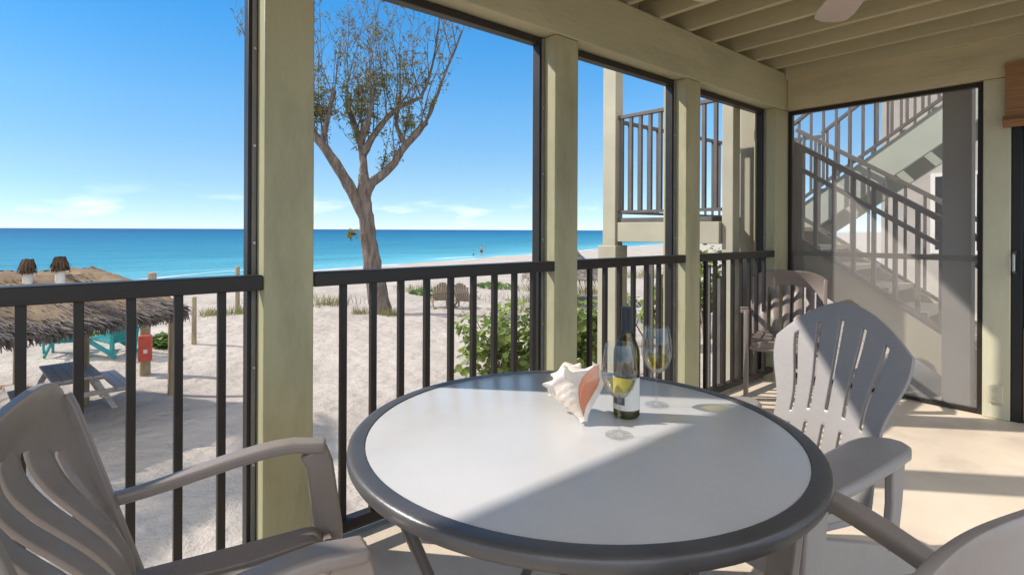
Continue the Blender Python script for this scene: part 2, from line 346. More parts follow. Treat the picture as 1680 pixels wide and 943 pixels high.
SEA = bpy.data.materials.new('turquoise_sea'); SEA.use_nodes = True
t = SEA.node_tree; n = t.nodes; l = t.links; b = n['Principled BSDF']
b.inputs['Roughness'].default_value = .45; b.inputs['Specular IOR Level'].default_value = .12
co = n.new('ShaderNodeTexCoord'); sp = n.new('ShaderNodeSeparateXYZ'); l.new(co.outputs['Object'], sp.inputs[0])
mu = n.new('ShaderNodeMath'); mu.operation = 'MULTIPLY_ADD'; mu.inputs[1].default_value = 0.34; mu.inputs[2].default_value = 41.5
l.new(sp.outputs['Y'], mu.inputs[0])
su = n.new('ShaderNodeMath'); su.operation = 'ADD'; l.new(sp.outputs['X'], su.inputs[0]); l.new(mu.outputs[0], su.inputs[1])
ng = n.new('ShaderNodeMath'); ng.operation = 'MULTIPLY'; ng.inputs[1].default_value = -1; l.new(su.outputs[0], ng.inputs[0])
mpn = n.new('ShaderNodeMapping'); mpn.inputs['Scale'].default_value = (.05, .012, .05); mpn.inputs['Rotation'].default_value = (0, 0, .33)
l.new(co.outputs['Object'], mpn.inputs[0])
sn = n.new('ShaderNodeTexNoise'); sn.inputs['Scale'].default_value = 2.2; sn.inputs['Detail'].default_value = 6; l.new(mpn.outputs[0], sn.inputs['Vector'])
wob = n.new('ShaderNodeMath'); wob.operation = 'MULTIPLY_ADD'; wob.inputs[1].default_value = 0.9; wob.inputs[2].default_value = .55; l.new(sn.outputs['Fac'], wob.inputs[0])
ef = n.new('ShaderNodeMath'); ef.operation = 'MULTIPLY'; l.new(ng.outputs[0], ef.inputs[0]); l.new(wob.outputs[0], ef.inputs[1])
lg = n.new('ShaderNodeMath'); lg.operation = 'LOGARITHM'; lg.inputs[1].default_value = 10
mxx = n.new('ShaderNodeMath'); mxx.operation = 'MAXIMUM'; mxx.inputs[1].default_value = 1.0; l.new(ef.outputs[0], mxx.inputs[0]); l.new(mxx.outputs[0], lg.inputs[0])
rp = n.new('ShaderNodeValToRGB'); l.new(lg.outputs[0], rp.inputs[0])
dv = n.new('ShaderNodeMath'); dv.operation = 'DIVIDE'; dv.inputs[1].default_value = 3.7; l.new(lg.outputs[0], dv.inputs[0]); l.new(dv.outputs[0], rp.inputs[0])
e = rp.color_ramp.elements
e[0].position = 0.0; e[0].color = (.36, .52, .54, 1); e[1].position = 1; e[1].color = (.005, .075, .19, 1)
for p_, c_ in ((.14, (.16, .40, .45)), (.28, (.085, .30, .355)), (.42, (.038, .205, .28)), (.62, (.011, .13, .225)), (.80, (.006, .08, .18))):
    q = e.new(p_); q.color = (*c_, 1)
l.new(rp.outputs[0], b.inputs['Base Color'])
mp2 = n.new('ShaderNodeMapping'); mp2.inputs['Scale'].default_value = (.35, .05, .3); mp2.inputs['Rotation'].default_value = (0, 0, .33); l.new(co.outputs['Object'], mp2.inputs[0])
rn = n.new('ShaderNodeTexNoise'); rn.inputs['Scale'].default_value = 1; rn.inputs['Detail'].default_value = 7; l.new(mp2.outputs[0], rn.inputs['Vector'])
rm = n.new('ShaderNodeMapRange'); rm.inputs[1].default_value = .3; rm.inputs[2].default_value = .7; rm.inputs[3].default_value = .80; rm.inputs[4].default_value = 1.22; l.new(rn.outputs['Fac'], rm.inputs[0])
vm = n.new('ShaderNodeVectorMath'); vm.operation = 'SCALE'; l.new(rp.outputs[0], vm.inputs[0]); l.new(rm.outputs[0], vm.inputs['Scale']); l.new(vm.outputs[0], b.inputs['Base Color'])
bn = n.new('ShaderNodeTexNoise'); bn.inputs['Scale'].default_value = .9; bn.inputs['Detail'].default_value = 5; l.new(co.outputs['Object'], bn.inputs['Vector'])
bu = n.new('ShaderNodeBump'); bu.inputs['Strength'].default_value = .55; bu.inputs['Distance'].default_value = .4
l.new(bn.outputs['Fac'], bu.inputs['Height']); l.new(bu.outputs[0], b.inputs['Normal'])
g = MB(); YS = [-40000, -4000, -400, -100, 0, 100, 300, 900, 3000, 9000, 40000]
g.add([(shore(max(-120, min(1400, y))) + 30, y, -2.6) for y in YS] + [(-40000, y, -2.6) for y in YS],
      [(i, i + 1, len(YS) + i + 1, len(YS) + i) for i in range(len(YS) - 1)])
tag(g.build('sea', SEA), 'calm turquoise sea deepening to blue at the horizon', 'sea', kind='structure')
FOAM = mesh_mat('wave_foam', (.85, .87, .87), .55)
g = MB()
def foam(u, v):
    y = -60 + 260 * u
    return (shore(y) - 1.5 + 0.8 * math.sin(y * .21) + .5 * math.sin(y * .57 + 1) + (v - .5) * (1.3 + .6 * math.sin(y * .33)), y, -2.585)
g.grid(foam, 160, 1)
def foam2(u, v):
    y = -60 + 200 * u
    return (shore(y) - 7 + 1.8 * math.sin(y * .13 + 2) + .7 * math.sin(y * .41) + (v - .5) * max(.05, 1.1 * math.sin(y * .19) + .5 * math.sin(y * .47)), y, -2.58)
g.grid(foam2, 160, 1)
tag(g.build('foam', FOAM), 'thin line of white foam along the waterline', 'foam', kind='stuff')

# ------------------------------------------------------------------ the porch
W, L_, ZB, ZJ = -2.02, 4.838, 2.281, 2.575
g = MB().span((-2.2, -3.2, -.22), (1.3, L_ + .16, 0))
tag(g.build('floor', FLOOR, bevel=.008), 'beige concrete porch floor crossed by bands of sun', 'floor', kind='structure')
porch = thing('porch', 'khaki painted timber porch with screened openings, dark railings and exposed joists', 'porch', (0, 0, 0))
P = [(-2.29, -2.11), (-.86, -.685), (.585, .762), (2.03, 2.206), (3.277, 3.454), (4.60, 4.99)]
for a, b_ in P[:-1]:
    MB().span((-2.2, a, 0.001), (W, b_, ZB - .002)).build('post', KHAKI, porch, bevel=.006)
MB().span((-2.2, 4.62, -1.3), (W, 4.99, ZB - .002)).build('post', KHAKI, porch, bevel=.006)
MB().span((-.728, L_, .001), (-.586, L_ + .15, ZB - .002)).build('post', KHAKI_L, porch, bevel=.006)
MB().span((-2.21, -3.2, ZB), (W + .006, L_ + .15, ZJ + .02)).build('header_beam', BEAM_LIT, porch, bevel=.006)
MB().span((W + .008, L_ - .012, ZB), (1.6, L_ + .15, ZJ + .13)).build('header_beam', JOIST_LIT, porch, bevel=.006)
MB().span((W + .008, L_ - .05, ZJ - .04), (1.6, L_ - .013, ZJ + .22)).build('ledger_board', JOIST_LIT, porch, bevel=.004)
jy = 4.585
while jy > -3.1:
    MB().span((-2.168, jy, ZJ + .0225), (.36, jy + .042, ZJ + .234)).build('joist', JOIST_LIT, porch, bevel=.004)
    jy -= 0.327
MB().span((-2.21, -3.2, ZJ + .236), (.38, L_ + .15, ZJ + .30)).build('ceiling_boards', BOARD, porch)
MB().span((.21, -3.2, ZB), (.35, L_ - .06, ZJ + .02)).build('header_beam', KHAKI, porch, bevel=.006)
MB().span((.19, -2.9, .001), (.36, -2.73, ZB - .002)).build('post', KHAKI, porch, bevel=.006)
MB().span((-2.2, -3.2, ZJ + .022), (-2.17, L_ + .148, ZJ + .235)).build('blocking', BOARD, porch)
MB().span((-2.21, -3.2, -1.5), (-2.205 + .03, 4.6, -.225)).build('skirt_board', KHAKI, porch)
MB().span((-2.168, L_ - .05, ZJ + .0225), (-2.014, L_ + .14, ZJ + .234)).build('blocking', KHAKI, porch)
# railings, screens in each bay along the beach side
bays = [(-2.11, -.86), (-.685, .585), (.762, 2.03), (2.206, 3.277), (3.454, 4.62)]
for a, b_ in bays:
    r = MB().span((-2.085, a + .002, 1.035), (W + .002, b_ - .002, 1.088)).build('railing', BRONZE, porch, bevel=.004)
    MB().span((-2.075, a + .002, .075), (W - .008, b_ - .002, .115)).build('bottom_rail', BRONZE, r, bevel=.003)
    k = round((b_ - a) / .128)
    for i in range(1, k):
        y = a + (b_ - a) * i / k
        MB().span((-2.064, y - .0125, .113), (-2.039, y + .0125, 1.037)).build('baluster', BRONZE, r, bevel=.002)
    fr = MB()
    fr.span((-2.165, a + .001, .02), (-2.11, a + .03, ZB - .004)); fr.span((-2.165, b_ - .03, .02), (-2.11, b_ - .001, ZB - .004))
    fr.span((-2.165, a + .03, ZB - .04), (-2.11, b_ - .03, ZB - .004)); fr.span((-2.165, a + .03, .02), (-2.11, b_ - .03, .05))
    f_ = fr.build('screen', BRONZE, porch, bevel=.003)
    for ya in (a + .004, b_ - .018):                              # pale spline tracks with screw heads
        MB().span((-2.108, ya, .03), (-2.100, ya + .014, ZB - .01)).build('spline_track', GALV, f_)
        for z in (.4, .75, 1.2, 1.55, 1.9): MB().box((-2.098, ya + .007, z), (.006, .009, .009)).build('screw_head', STEEL, f_)
    MB().add([(-2.14, a + .028, .045), (-2.14, b_ - .028, .045), (-2.14, b_ - .028, ZB - .035), (-2.14, a + .028, ZB - .035)], [(0, 1, 2, 3)]).build('insect_mesh', MESH_T, f_)
# screen at the end wall
fr = MB(); xa, xb = W + .002, -.73; y0 = L_ + .03
fr.span((xa, y0, .01), (xa + .03, y0 + .05, ZB - .004)); fr.span((xb - .03, y0, .01), (xb, y0 + .05, ZB - .004))
fr.span((xa + .03, y0, ZB - .034), (xb - .03, y0 + .05, ZB - .004)); fr.span((xa + .03, y0, .01), (xb - .03, y0 + .05, .035))
f_ = fr.build('screen', BRONZE, porch, bevel=.003)
MB().span((xa + .03, y0 + .028, 1.045), (xb - .03, y0 + .05, 1.085)).build('middle_rail', BRONZE, f_, bevel=.002)
MB().add([(xa + .028, y0 + .022, .03), (xb - .028, y0 + .022, .03), (xb - .028, y0 + .022, ZB - .03), (xa + .028, y0 + .022, ZB - .03)], [(0, 1, 2, 3)]).build('solar_mesh', MESH_D, f_)
# sliding door
d = MB(); d.span((-.584, L_ + .01, .002), (-.53, L_ + .09, ZB - .003)); d.span((-.53, L_ + .01, ZB - .06), (1.40, L_ + .09, ZB - .003)); d.span((1.34, L_ + .01, .002), (1.40, L_ + .09, ZB - .06))
dr = d.build('door', BLACKP, porch, bevel=.004)
MB().span((-.53, L_ + .04, .002), (1.34, L_ + .06, ZB - .06)).build('glass_pane', DARKGL, dr)
MB().span((-.528, L_ + .02, .01), (-.42, L_ + .038, .62)).build('kick_panel', BRNWOOD, dr, bevel=.004)
MB().tube([(-.565, L_ + .01, .98), (-.565, L_ - .04, 1.0), (-.565, L_ - .04, 1.10), (-.565, L_ + .01, 1.12)], .009, 8).build('handle', STEEL, dr, smooth=True)
MB().span((1.40, L_ + .01, .002), (1.6, L_ + .12, ZB - .003)).build('end_wall', KHAKI_L, porch)

# blind over the door
bl = thing('bamboo_blind', 'rolled brown bamboo blind hanging above the black sliding door', 'blind', (-.61, L_ - .05, 2.36))
MB().span((0, 0, -.36), (1.9, .028, .0)).build('slat_panel', BAMBOO, bl)
m_ = MB()
for i in range(5): m_.tube([(-.01, -.004 + .012 * math.cos(i * 1.3), -.36 - .012 * i), (1.91, -.004 + .012 * math.cos(i * 1.3), -.36 - .012 * i)], .018, 8)
m_.build('rolled_hem', BAMBOO, bl, smooth=True)
# outlet
ol = thing('wall_outlet', 'small ivory outlet box low on the post beside the sliding door', 'outlet', (-.655, L_, .17))
MB().span((-.038, -.02, -.06), (.038, -.001, .06)).build('cover_plate', PLATE, ol, bevel=.005)
q = MB()
for z in (-.025, .025): q.span((-.018, -.024, z - .014), (.018, -.0205, z + .014))
q.build('socket', KHAKI_L, ol, bevel=.003)

# ceiling fan
fan = thing('ceiling_fan', 'pale ceiling fan hanging from the porch joists', 'ceiling fan', (-.62, 2.30, 0))
MB().lathe([(0, 2.60), (.075, 2.60), (.075, 2.56), (.03, 2.53), (0, 2.53)], 24).build('canopy', WHITE, fan, smooth=True)
MB().tube([(0, 0, 2.54), (0, 0, 2.38)], .015, 10).build('down_rod', WHITE, fan, smooth=True)
MB().lathe([(0, 2.40), (.06, 2.40), (.12, 2.36), (.13, 2.29), (.10, 2.23), (.05, 2.20), (0, 2.20)], 28).build('motor_housing', WHITE, fan, smooth=True)
for k in range(5):
    a = R(124 + 72 * k); ca, sa = math.cos(a), math.sin(a)
    X = Vector((ca, sa, 0)); Y = Vector((-sa, ca, .16)).normalized(); Z = X.cross(Y)
    pl = [(.12, -.045), (.30, -.065), (.58, -.08), (.665, -.07), (.70, -.03), (.70, .03), (.665, .07), (.58, .08), (.30, .065), (.12, .045)]
    bld = MB().prism(pl, Vector((0, 0, 2.262)), X, Y, Z, .011).build('blade', FANW, fan, bevel=.003)
    MB().bar(Vector((0, 0, 2.255)) + X * .09, Vector((0, 0, 2.255)) + X * .22, .03, .008).build('blade_bracket', WHITE, bld)

# ------------------------------------------------------------------ patio table
TC = (-1.004, 1.098); TR = .599; TZ = .72
tb = thing('patio_table', 'round patio table with frosted pale top and dark metal rim', 'table', (*TC, 0), R(20))
ri = TR - .047
MB().lathe([(0, TZ - .022), (ri + .004, TZ - .022), (ri + .004, TZ - .002), (ri, TZ - .001), (0, TZ - .001)], 96).build('tabletop', TOPGREY, tb, smooth=False)
pr = [(ri + .006, TZ - .024), (ri + .005, TZ - .002), (ri + .0065, TZ + .001), (ri + .009, TZ + .0012), (TR - .024, TZ + .0008)]
pr += [(TR - .012, TZ + .0004)] + [(TR - .012 + .012 * math.sin(a), TZ - .0116 + .012 * math.cos(a)) for a in (R(30), R(60), R(90))] + [(TR, TZ - .024), (TR - .004, TZ - .031), (TR - .02, TZ - .034), (ri + .01, TZ - .034), (ri + .006, TZ - .024)]
MB().lathe(pr, 96).build('rim', RIM, tb, smooth=True)
for k in range(4):
    a = R(45 + 90 * k); c_, s_ = math.cos(a), math.sin(a)
    pts = [(rr * c_, rr * s_, zz) for rr, zz in ((.50, .69), (.49, .60), (.40, .38), (.36, .26), (.40, .12), (.48, .02), (.50, 0.0))]
    lg_ = MB().tube(pts, .016, 10).build('leg', RIM, tb, smooth=True)
    MB().tube([(.36 * c_, .36 * s_, .26), (.0, .0, .26)], .011, 8).build('brace', RIM, lg_, smooth=True)
MB().lathe([(.475, .665), (.50, .665), (.50, .682), (.475, .682), (.475, .665)], 64).build('under_ring', RIM, tb)

# ------------------------------------------------------------------ conch shell
def make_conch(p):
    sh = thing('conch_shell', 'large white conch shell with orange pink opening on the table', 'shell', p)
    ax = (Vector((0, 0, .70)) + FW * .62 - RT * .22).normalized()
    ref = (-FW * .9 + RT * .12 + Vector((0, 0, .45))); ref = (ref - ax * ref.dot(ax)).normalized(); oth = ax.cross(ref)
    # oth points to the camera's right-hand side when negative
    if oth.dot(RT) < 0: oth = -oth
    Lg = .215
    def prof(tt):
        if tt < .62: return .010 + .062 * sm(tt / .62) ** 0.85
        return .072 * (1 - (tt - .62) / .38) ** .8 + .002
    base = Vector((0, 0, .030)) - ax * .03
    def P_(tt, ph, k=1.0):
        r = prof(tt)
        whorl = 1 + .13 * math.exp(-((tt - .62) / .05) ** 2) + .10 * math.exp(-((tt - .80) / .03) ** 2)
        spike = max(0, math.cos(ph * 6 + tt * 3)) ** 3 * (.30 * math.exp(-((tt - .63) / .065) ** 2) + .30 * math.exp(-((tt - .81) / .04) ** 2))
        ridg = .009 * math.sin(tt * 70) * sm((.6 - tt) / .2)
        lip = 0
        dphi = (ph - R(62) + math.pi) % (2 * math.pi) - math.pi
        if -.9 < dphi < .25: lip = .75 * sm((dphi + .9) / 1.0) * (sm(1 - (dphi) / .25) if dphi > 0 else 1) * math.sin(math.pi * min(1, max(0, (tt + .02) / .72))) ** .6 if tt < .70 else 0
        rr = r * (whorl + spike + ridg + lip)
        return base + ax * (tt * Lg + spike * r * .4) + (ref * math.cos(ph) + oth * math.sin(ph)) * rr
    VA, VB = .07, .63
    def cen_(w_): return R(4) + R(34) * w_
    def half_(w_): return R(25) * max(0, math.sin(math.pi * w_)) ** .55
    def hole(u, v):
        w_ = (v - VA) / (VB - VA); ph = u * 2 * math.pi
        if ph > math.pi: ph -= 2 * math.pi
        return not (0 < w_ < 1 and abs(ph - cen_(w_)) < half_(w_))
    MB().grid(lambda u, v: P_(v, u * 2 * math.pi), 220, 120, hole).build('outer_shell', SHELL, sh, smooth=True, solid=.003, off=-1)
    def ap(u, v):
        w_ = v; tt = VA + v * (VB - VA); ph = cen_(w_) + (u * 2 - 1) * (half_(w_) + R(3))
        q = P_(tt, ph); cen = base + ax * (tt * Lg)
        dent = max(0, math.sin(math.pi * u)) ** .7 * max(0, math.sin(math.pi * v)) ** .5
        return cen + (q - cen) * (.985 - .5 * dent)
    MB().grid(ap, 24, 40).build('aperture', SHELLP, sh, smooth=True)
    return sh
SHELL = mat('conch_chalk', (.80, .75, .69), .55, .3, .1, 22, .6, 70, col2=(.72, .58, .46), bdist=.004, detail=9)
SHELLP = mat('conch_pink_lining', (.80, .26, .10), .22, .5, .2, 9, col2=(.82, .46, .34))
cs = make_conch((*at(955, 680, 1.50).xy, TZ)); cs.scale = (.86, .86, .86)

# ------------------------------------------------------------------ glasses and bottle
def make_glass(label, p, fill):
    t_ = thing('wine_glass', label, 'wine glass', p, 0, 'wine glasses on the table')
    bowl = [(.0045, .095), (.02, .103), (.036, .122), (.045, .15), (.0465, .175), (.043, .205), (.036, .238)]
    inner = [(r - .0012, z + .001) for r, z in bowl[::-1]][:-1] + [(0, .099)]
    MB().lathe([(.004, .09)] + bowl + inner, 40).build('bowl', GLASS, t_, smooth=True)
    MB().lathe([(.0045, .095), (.0036, .08), (.0034, .03), (.006, .012), (.015, .005), (.0355, .0025), (.0365, .0012)], 32).build('stem', STEMG, t_, smooth=True)
    lv = [(0, .1005)] + [(r - .002, z + .0015) for r, z in bowl[1:] if z < fill]
    lv += [(lv[-1][0] + (.006 if fill < .15 else .002), fill), (0, fill)]
    MB().lathe(lv, 40).build('wine', WINE, t_, smooth=False)
    return t_
make_glass('wine glass with pale wine standing in front of the bottle and beside the shell', (*at(1017, 724, 1.408).xy, TZ + .0005), .142)
make_glass('wine glass with pale wine standing behind and right of the bottle', (*at(1078, 668, 1.655).xy, TZ + .0005), .150)
bt = thing('wine_bottle', 'olive green wine bottle with dark capsule and pale label', 'bottle', (*at(1029, 682, 1.56).xy, TZ + .0005), R(-40))
bp = [(0, .002), (.033, .001), (.037, .006), (.0375, .17), (.036, .19), (.028, .212), (.018, .232), (.0145, .25), (.014, .30), (.0155, .302), (.0155, .31), (0, .31)]
MB().lathe(bp, 40).build('glass_body', BOTTLE, bt, smooth=True)
MB().lathe([(.0352, .005), (.0355, .15), (0, .152)], 32).build('wine', WINE, bt, smooth=True)
MB().lathe([(.0157, .238), (.0160, .245), (.0156, .30), (.0168, .304), (.0168, .312), (0, .3125)], 32).build('capsule', CAPSULE, bt, smooth=True)
lb = MB().grid(lambda u, v: (.0381 * math.cos(R(-150 + 210 * u)), .0381 * math.sin(R(-150 + 210 * u)), .025 + .09 * v), 40, 1).build('label', LABELM, bt, smooth=True)
MB().grid(lambda u, v: (.0384 * math.cos(R(-80 + 60 * u)), .0384 * math.sin(R(-80 + 60 * u)), .040 + .028 * v), 14, 1).build('printed_panel', LABELD, lb, smooth=True)

# ------------------------------------------------------------------ armchairs (local: faces +Y)
def make_armchair(m, name='armchair'):
    t_ = thing(name, 'x', 'chair')
    def bk(u, v):
        s = u * 2 - 1
        z = .40 + (.47 + .055 * (1 - s ** 4)) * v
        x = s * (.245 + .018 * v)
        y = -.20 - .15 * v + .052 * math.sin(2.2 * math.pi * v) * (1 - abs(s) ** 2.2) - .035 * (1 - s * s) * v ** .5
        if abs(s) < .8 and .06 < v < .76 - .12 * s * s: y += .008 * math.cos(((u * 37.7 + 3.14) % 6.2832) - 4.2)
        return (x, y, z)
    def keep(u, v):
        s = u * 2 - 1
        if abs(s) > .80 or v < .06: return True
        if v > .77 - .12 * s * s: return True
        return (u * 37.7 + 3.14) % 6.2832 > 2.15
    MB().grid(bk, 88, 44, keep).build('backrest', m, t_, smooth=True, solid=.015, bevel=.003)
    for sg in (-1, 1):                                            # deep side stiles
        pts = [bk(0 if sg < 0 else 1, i / 10) for i in range(11)]
        MB().strip([(p[0] + sg * .002, p[1] - .006, p[2] - (.012 if i_ == 10 else 0)) for i_, p in enumerate(pts)], .056, .030, (0, 1, 0)).build('back_stile', m, t_, smooth=False, bevel=.006)
    def seat(u, v):
        s = u * 2 - 1; y = -.21 + .47 * v
        z = .425 - .03 * math.sin(math.pi * min(1, v * 1.1)) * (1 - s * s) - .06 * sm((v - .85) / .15) + .01 * s * s
        return (s * (.215 + .03 * v), y, z)
    MB().grid(seat, 44, 30, lambda u, v: not (.1 < v < .86 and (u * 44) % 6.2857 < .95 and .1 < u < .9)).build('seat', m, t_, smooth=True, solid=.022, bevel=.004)
    MB().strip([(-.235, .235, .39), (.235, .235, .39)], .07, .025, (0, 0, 1)).build('front_apron', m, t_, bevel=.006)
    for sg in (-1, 1):
        MB().strip([(sg * .237, -.225, .40), (sg * .245, -.30, .2), (sg * .25, -.35, 0)], [.07, .06, .045], .03, (0, 1, 0)).build('leg', m, t_, bevel=.006)
        lgf = [(sg * .270, .205, .638), (sg * .268, .222, .60), (sg * .266, .245, .42), (sg * .265, .262, .2), (sg * .265, .275, 0)]
        MB().strip(lgf, [.075, .07, .075, .06, .045], .032, (0, 1, 0)).build('leg', m, t_, bevel=.007)
        pts = []
        for i in range(13):
            q = i / 12
            pts.append((sg * (.282 + .018 * math.sin(math.pi * q) - .006 * q), -.275 + .515 * q, .592 + .062 * sm(q * 1.15) - .012 * sm((q - .8) / .2)))
        MB().strip(pts, [.036 + .026 * sm(i / 8) for i in range(13)], [.030] * 13, (1, 0, 0)).build('armrest', m, t_, smooth=False, bevel=.010, seg=3)
    return t_
def place(t_, front, face, label, group='slatted resin armchairs'):
    f = Vector((face[0], face[1])).normalized(); p = Vector(front) - f * .24
    t_.location = (p.x, p.y, .001); t_.rotation_euler = (0, 0, math.atan2(-f.x, f.y)); t_['label'] = label; t_['group'] = group
ch = make_armchair(TAUPE)
place(ch, (-1.235, .535), (.245, .97), 'taupe slatted armchair facing the table, nearest the left railing')
c2 = copy_tree(ch); place(c2, (-.645, 1.085), (-.95, .30), 'taupe armchair with its back to the camera at the near right of the table')
c3 = make_armchair(BROWNPL); place(c3, (-1.71, 4.10), (.38, -1), 'sunlit brown slatted armchair in the far corner by the end screen')

# fan back resin chair with paddle arms (faces +Y)
def make_fan_chair(m):
    t_ = thing('fan_back_chair', 'grey resin chair with slotted fan back and paddle arms behind the table', 'chair')
    def bk(u, v):
        s = u * 2 - 1
        top = .53 + .165 * (1 - abs(s) ** 1.8)
        hw = .197 + .06 * sm((v - .48) / .45) + .012 * sm((.35 - v) / .35)
        return (s * hw, -.11 - .20 * v - .05 * v * v + .055 * s * s * (.3 + .7 * v) - .02 * math.sin(math.pi * v), .27 + top * v)
    def keep(u, v):
        k = abs(u * 6 - round(u * 6)); a_ = .1 < u < .9
        return not (a_ and ((.41 < v < .91 and k < .10) or (.12 < v < .35 and k < .10)))
    MB().grid(bk, 132, 50, keep).build('backrest', m, t_, smooth=True, solid=.020, bevel=.003)
    def seat(u, v):
        s = u * 2 - 1
        return (s * (.215 + .02 * v), -.12 + .54 * v, .275 + .10 * v - .03 * math.sin(math.pi * v) * (1 - s * s) - .05 * sm((v - .85) / .15))
    MB().grid(seat, 66, 36, lambda u, v: not (.12 < v < .82 and abs(u * 6 - round(u * 6)) < .07 and .1 < u < .9)).build('seat', m, t_, smooth=True, solid=.022, bevel=.004)
    pad = [(x_ - .012 - .022 * min(1, max(0, (x_ - .19) / .2)), y_) for x_, y_ in [(.193, .0), (.198, -.07), (.225, -.125), (.265, -.155), (.31, -.158), (.35, -.13), (.372, -.08), (.385, .05), (.398, .25), (.402, .40), (.392, .475), (.36, .52), (.32, .53), (.28, .515), (.255, .47), (.235, .33), (.207, .15)]]
    for sg in (-1, 1):
        MB().prism([(x * sg, y) for x, y in pad], (0, 0, .515), (1, 0, 0), (0, 1, 0), (0, 0, 1), .036).build('armrest', m, t_, bevel=.014, seg=3)
        MB().strip([(sg * .30, .405, .513), (sg * .295, .43, .25), (sg * .295, .45, 0)], [.11, .10, .085], .032, (0, 1, 0)).build('leg', m, t_, bevel=.007)
        MB().strip([(sg * .262, .43, .33), (sg * .262, .0, .19), (sg * .262, -.52, .03)], [.12, .11, .06], .03, (0, 0, 1)).build('leg', m, t_, bevel=.006)
        MB().strip([(sg * .285, -.10, .513), (sg * .272, -.12, .35), (sg * .268, -.10, .20)], [.09, .07, .06], .028, (0, 1, 0)).build('arm_support', m, t_, bevel=.006)
    MB().strip([(-.245, .44, .30), (.245, .44, .30)], .10, .025, (0, 0, 1)).build('front_apron', m, t_, bevel=.006)
    return t_
fc = make_fan_chair(GREYPL); fc.location = (-.834, 2.07, .001); fc.rotation_euler = (0, 0, R(171.2))

# ------------------------------------------------------------------ stair tower beyond the end wall
st = thing('staircase', 'timber exterior staircase with landing, sage stringer and taupe railings beyond the screens', 'staircase', (0, 0, 0))
LZ = 1.375
MB().span((-3.60, 4.30, -1.5), (-3.44, 4.42, 3.6)).build('pillar', STAIRP, st, bevel=.006)
MB().span((-3.64, 4.27, -1.5), (-3.41, 4.46, 1.10)).build('pillar_base', STAIRP, st, bevel=.008)
MB().span((-2.35, 4.36, -1.5), (-2.25, 4.48, 3.0)).build('pillar', STAIRP, st, bevel=.006)
MB().span((-2.37, 4.72, -1.5), (-2.225, 4.98, 3.0)).build('pillar', STAIRP, st, bevel=.006)
MB().span((-3.60, 6.95, -1.5), (-3.48, 7.07, 3.6)).build('pillar', STAIRP, st, bevel=.006)
MB().span((-3.44, 4.32, LZ - .235), (-2.352, 4.40, LZ - .045)).build('beam', STAIRP, st, bevel=.005)
MB().span((-3.60, 4.46, LZ - .235), (-3.54, 6.95, LZ - .045)).build('beam', STAIRP, st, bevel=.005)
MB().span((-3.60, 4.34, LZ - .044), (-2.43, 7.05, LZ)).build('landing_deck', STAIRM, st, bevel=.004)
def rail(p, q, hgt, n_, name='railing', mid=None, th=.035, bw=.022, low=.06):
    p = Vector(p); q = Vector(q); up = Vector((0, 0, 1))
    r = MB().bar(p + up * hgt, q + up * hgt, th * 1.3, th).build(name, STAIRM, st, bevel=.003)
    MB().bar(p + up * low, q + up * low, th, th * .8).build('bottom_rail', STAIRM, r)
    if mid: MB().bar(p + up * (hgt - mid), q + up * (hgt - mid), th, th * .8).build('middle_rail', STAIRM, r)
    for i in range(n_):
        c_ = p.lerp(q, (i + .5) / n_)
        MB().span((c_.x - bw / 2, c_.y - bw / 2, c_.z + low), (c_.x + bw / 2, c_.y + bw / 2, c_.z + hgt)).build('baluster', STAIRM, r)
rail((-3.46, 4.36, LZ), (-2.36, 4.38, LZ), 1.0, 10, bw=.03)
rail((-3.57, 4.44, LZ), (-3.55, 6.95, LZ), 1.0, 15)
rail((-3.54, 7.0, LZ), (-2.5, 7.0, LZ), 1.0, 6)
# flight A: landing down towards the house, railing on the near side
SL = .655
def fl(x0, x1, y0, y1, z0, z1, nst, sgn, m):
    for y in (y0, y1):
        dx = (x1 - x0); L0 = Vector((x0, y, z0)); L1 = Vector((x1, y, z1))
        MB().prism([(0, -.30), (0, .06), (1, z1 - z0 + .06), (1, z1 - z0 - .30)], L0, (dx, 0, 0), (0, 0, 1), (0, 1, 0), .045).build('stringer', m, st, bevel=.003)
    for i in range(nst):
        x = x0 + (x1 - x0) * (i + .5) / nst; z = z0 + (z1 - z0) * (i + .5) / nst
        MB().box((x, (y0 + y1) / 2 + .02, z), (abs(x1 - x0) / nst + .02, y1 - y0 - .05, .04)).build('step', STAIRP, st)
fl(-2.45, -.35, 5.25, 6.05, LZ - .02, .0, 8, -1, STAIRP)
rail((-2.45, 5.22, LZ + .0), (-.35, 5.22, .0), .90, 14, mid=.20, th=.045, bw=.03)
rail((-2.45, 6.12, LZ + .0), (-.35, 6.12, .0), .96, 14, th=.04)
MB().span((-2.10, 5.19, .0), (-2.03, 5.25, 2.02)).build('newel_post', STAIRM, st)
# flight B: landing up towards the house
fl(-2.55, .9, 6.30, 7.05, LZ + .05, LZ + .05 + 3.45 * .72, 14, 1, STRING)
rail((-2.55, 6.28, LZ + .1), (.9, 6.28, LZ + .1 + 3.45 * .72), .95, 28)
rail((-2.55, 7.09, LZ + .1), (.9, 7.09, LZ + .1 + 3.45 * .72), .95, 28)
MB().span((-.985, 5.02, -1.5), (-.815, 5.15, 3.6)).build('pillar', DKPOST, st, bevel=.006)
MB().span((-2.80, 6.35, LZ), (-2.68, 6.47, 3.9)).build('pillar', STAIRP, st, bevel=.006)
# slatted skirt under the landing
sk = MB()
for i in range(9):
    y = 4.50
    sk.span((-3.20 + i * .10, 4.50, -1.3), (-3.135 + i * .10, 4.52, .95 - .12 * (i % 2)))
sk.build('slat_skirt', STAIRM, st)

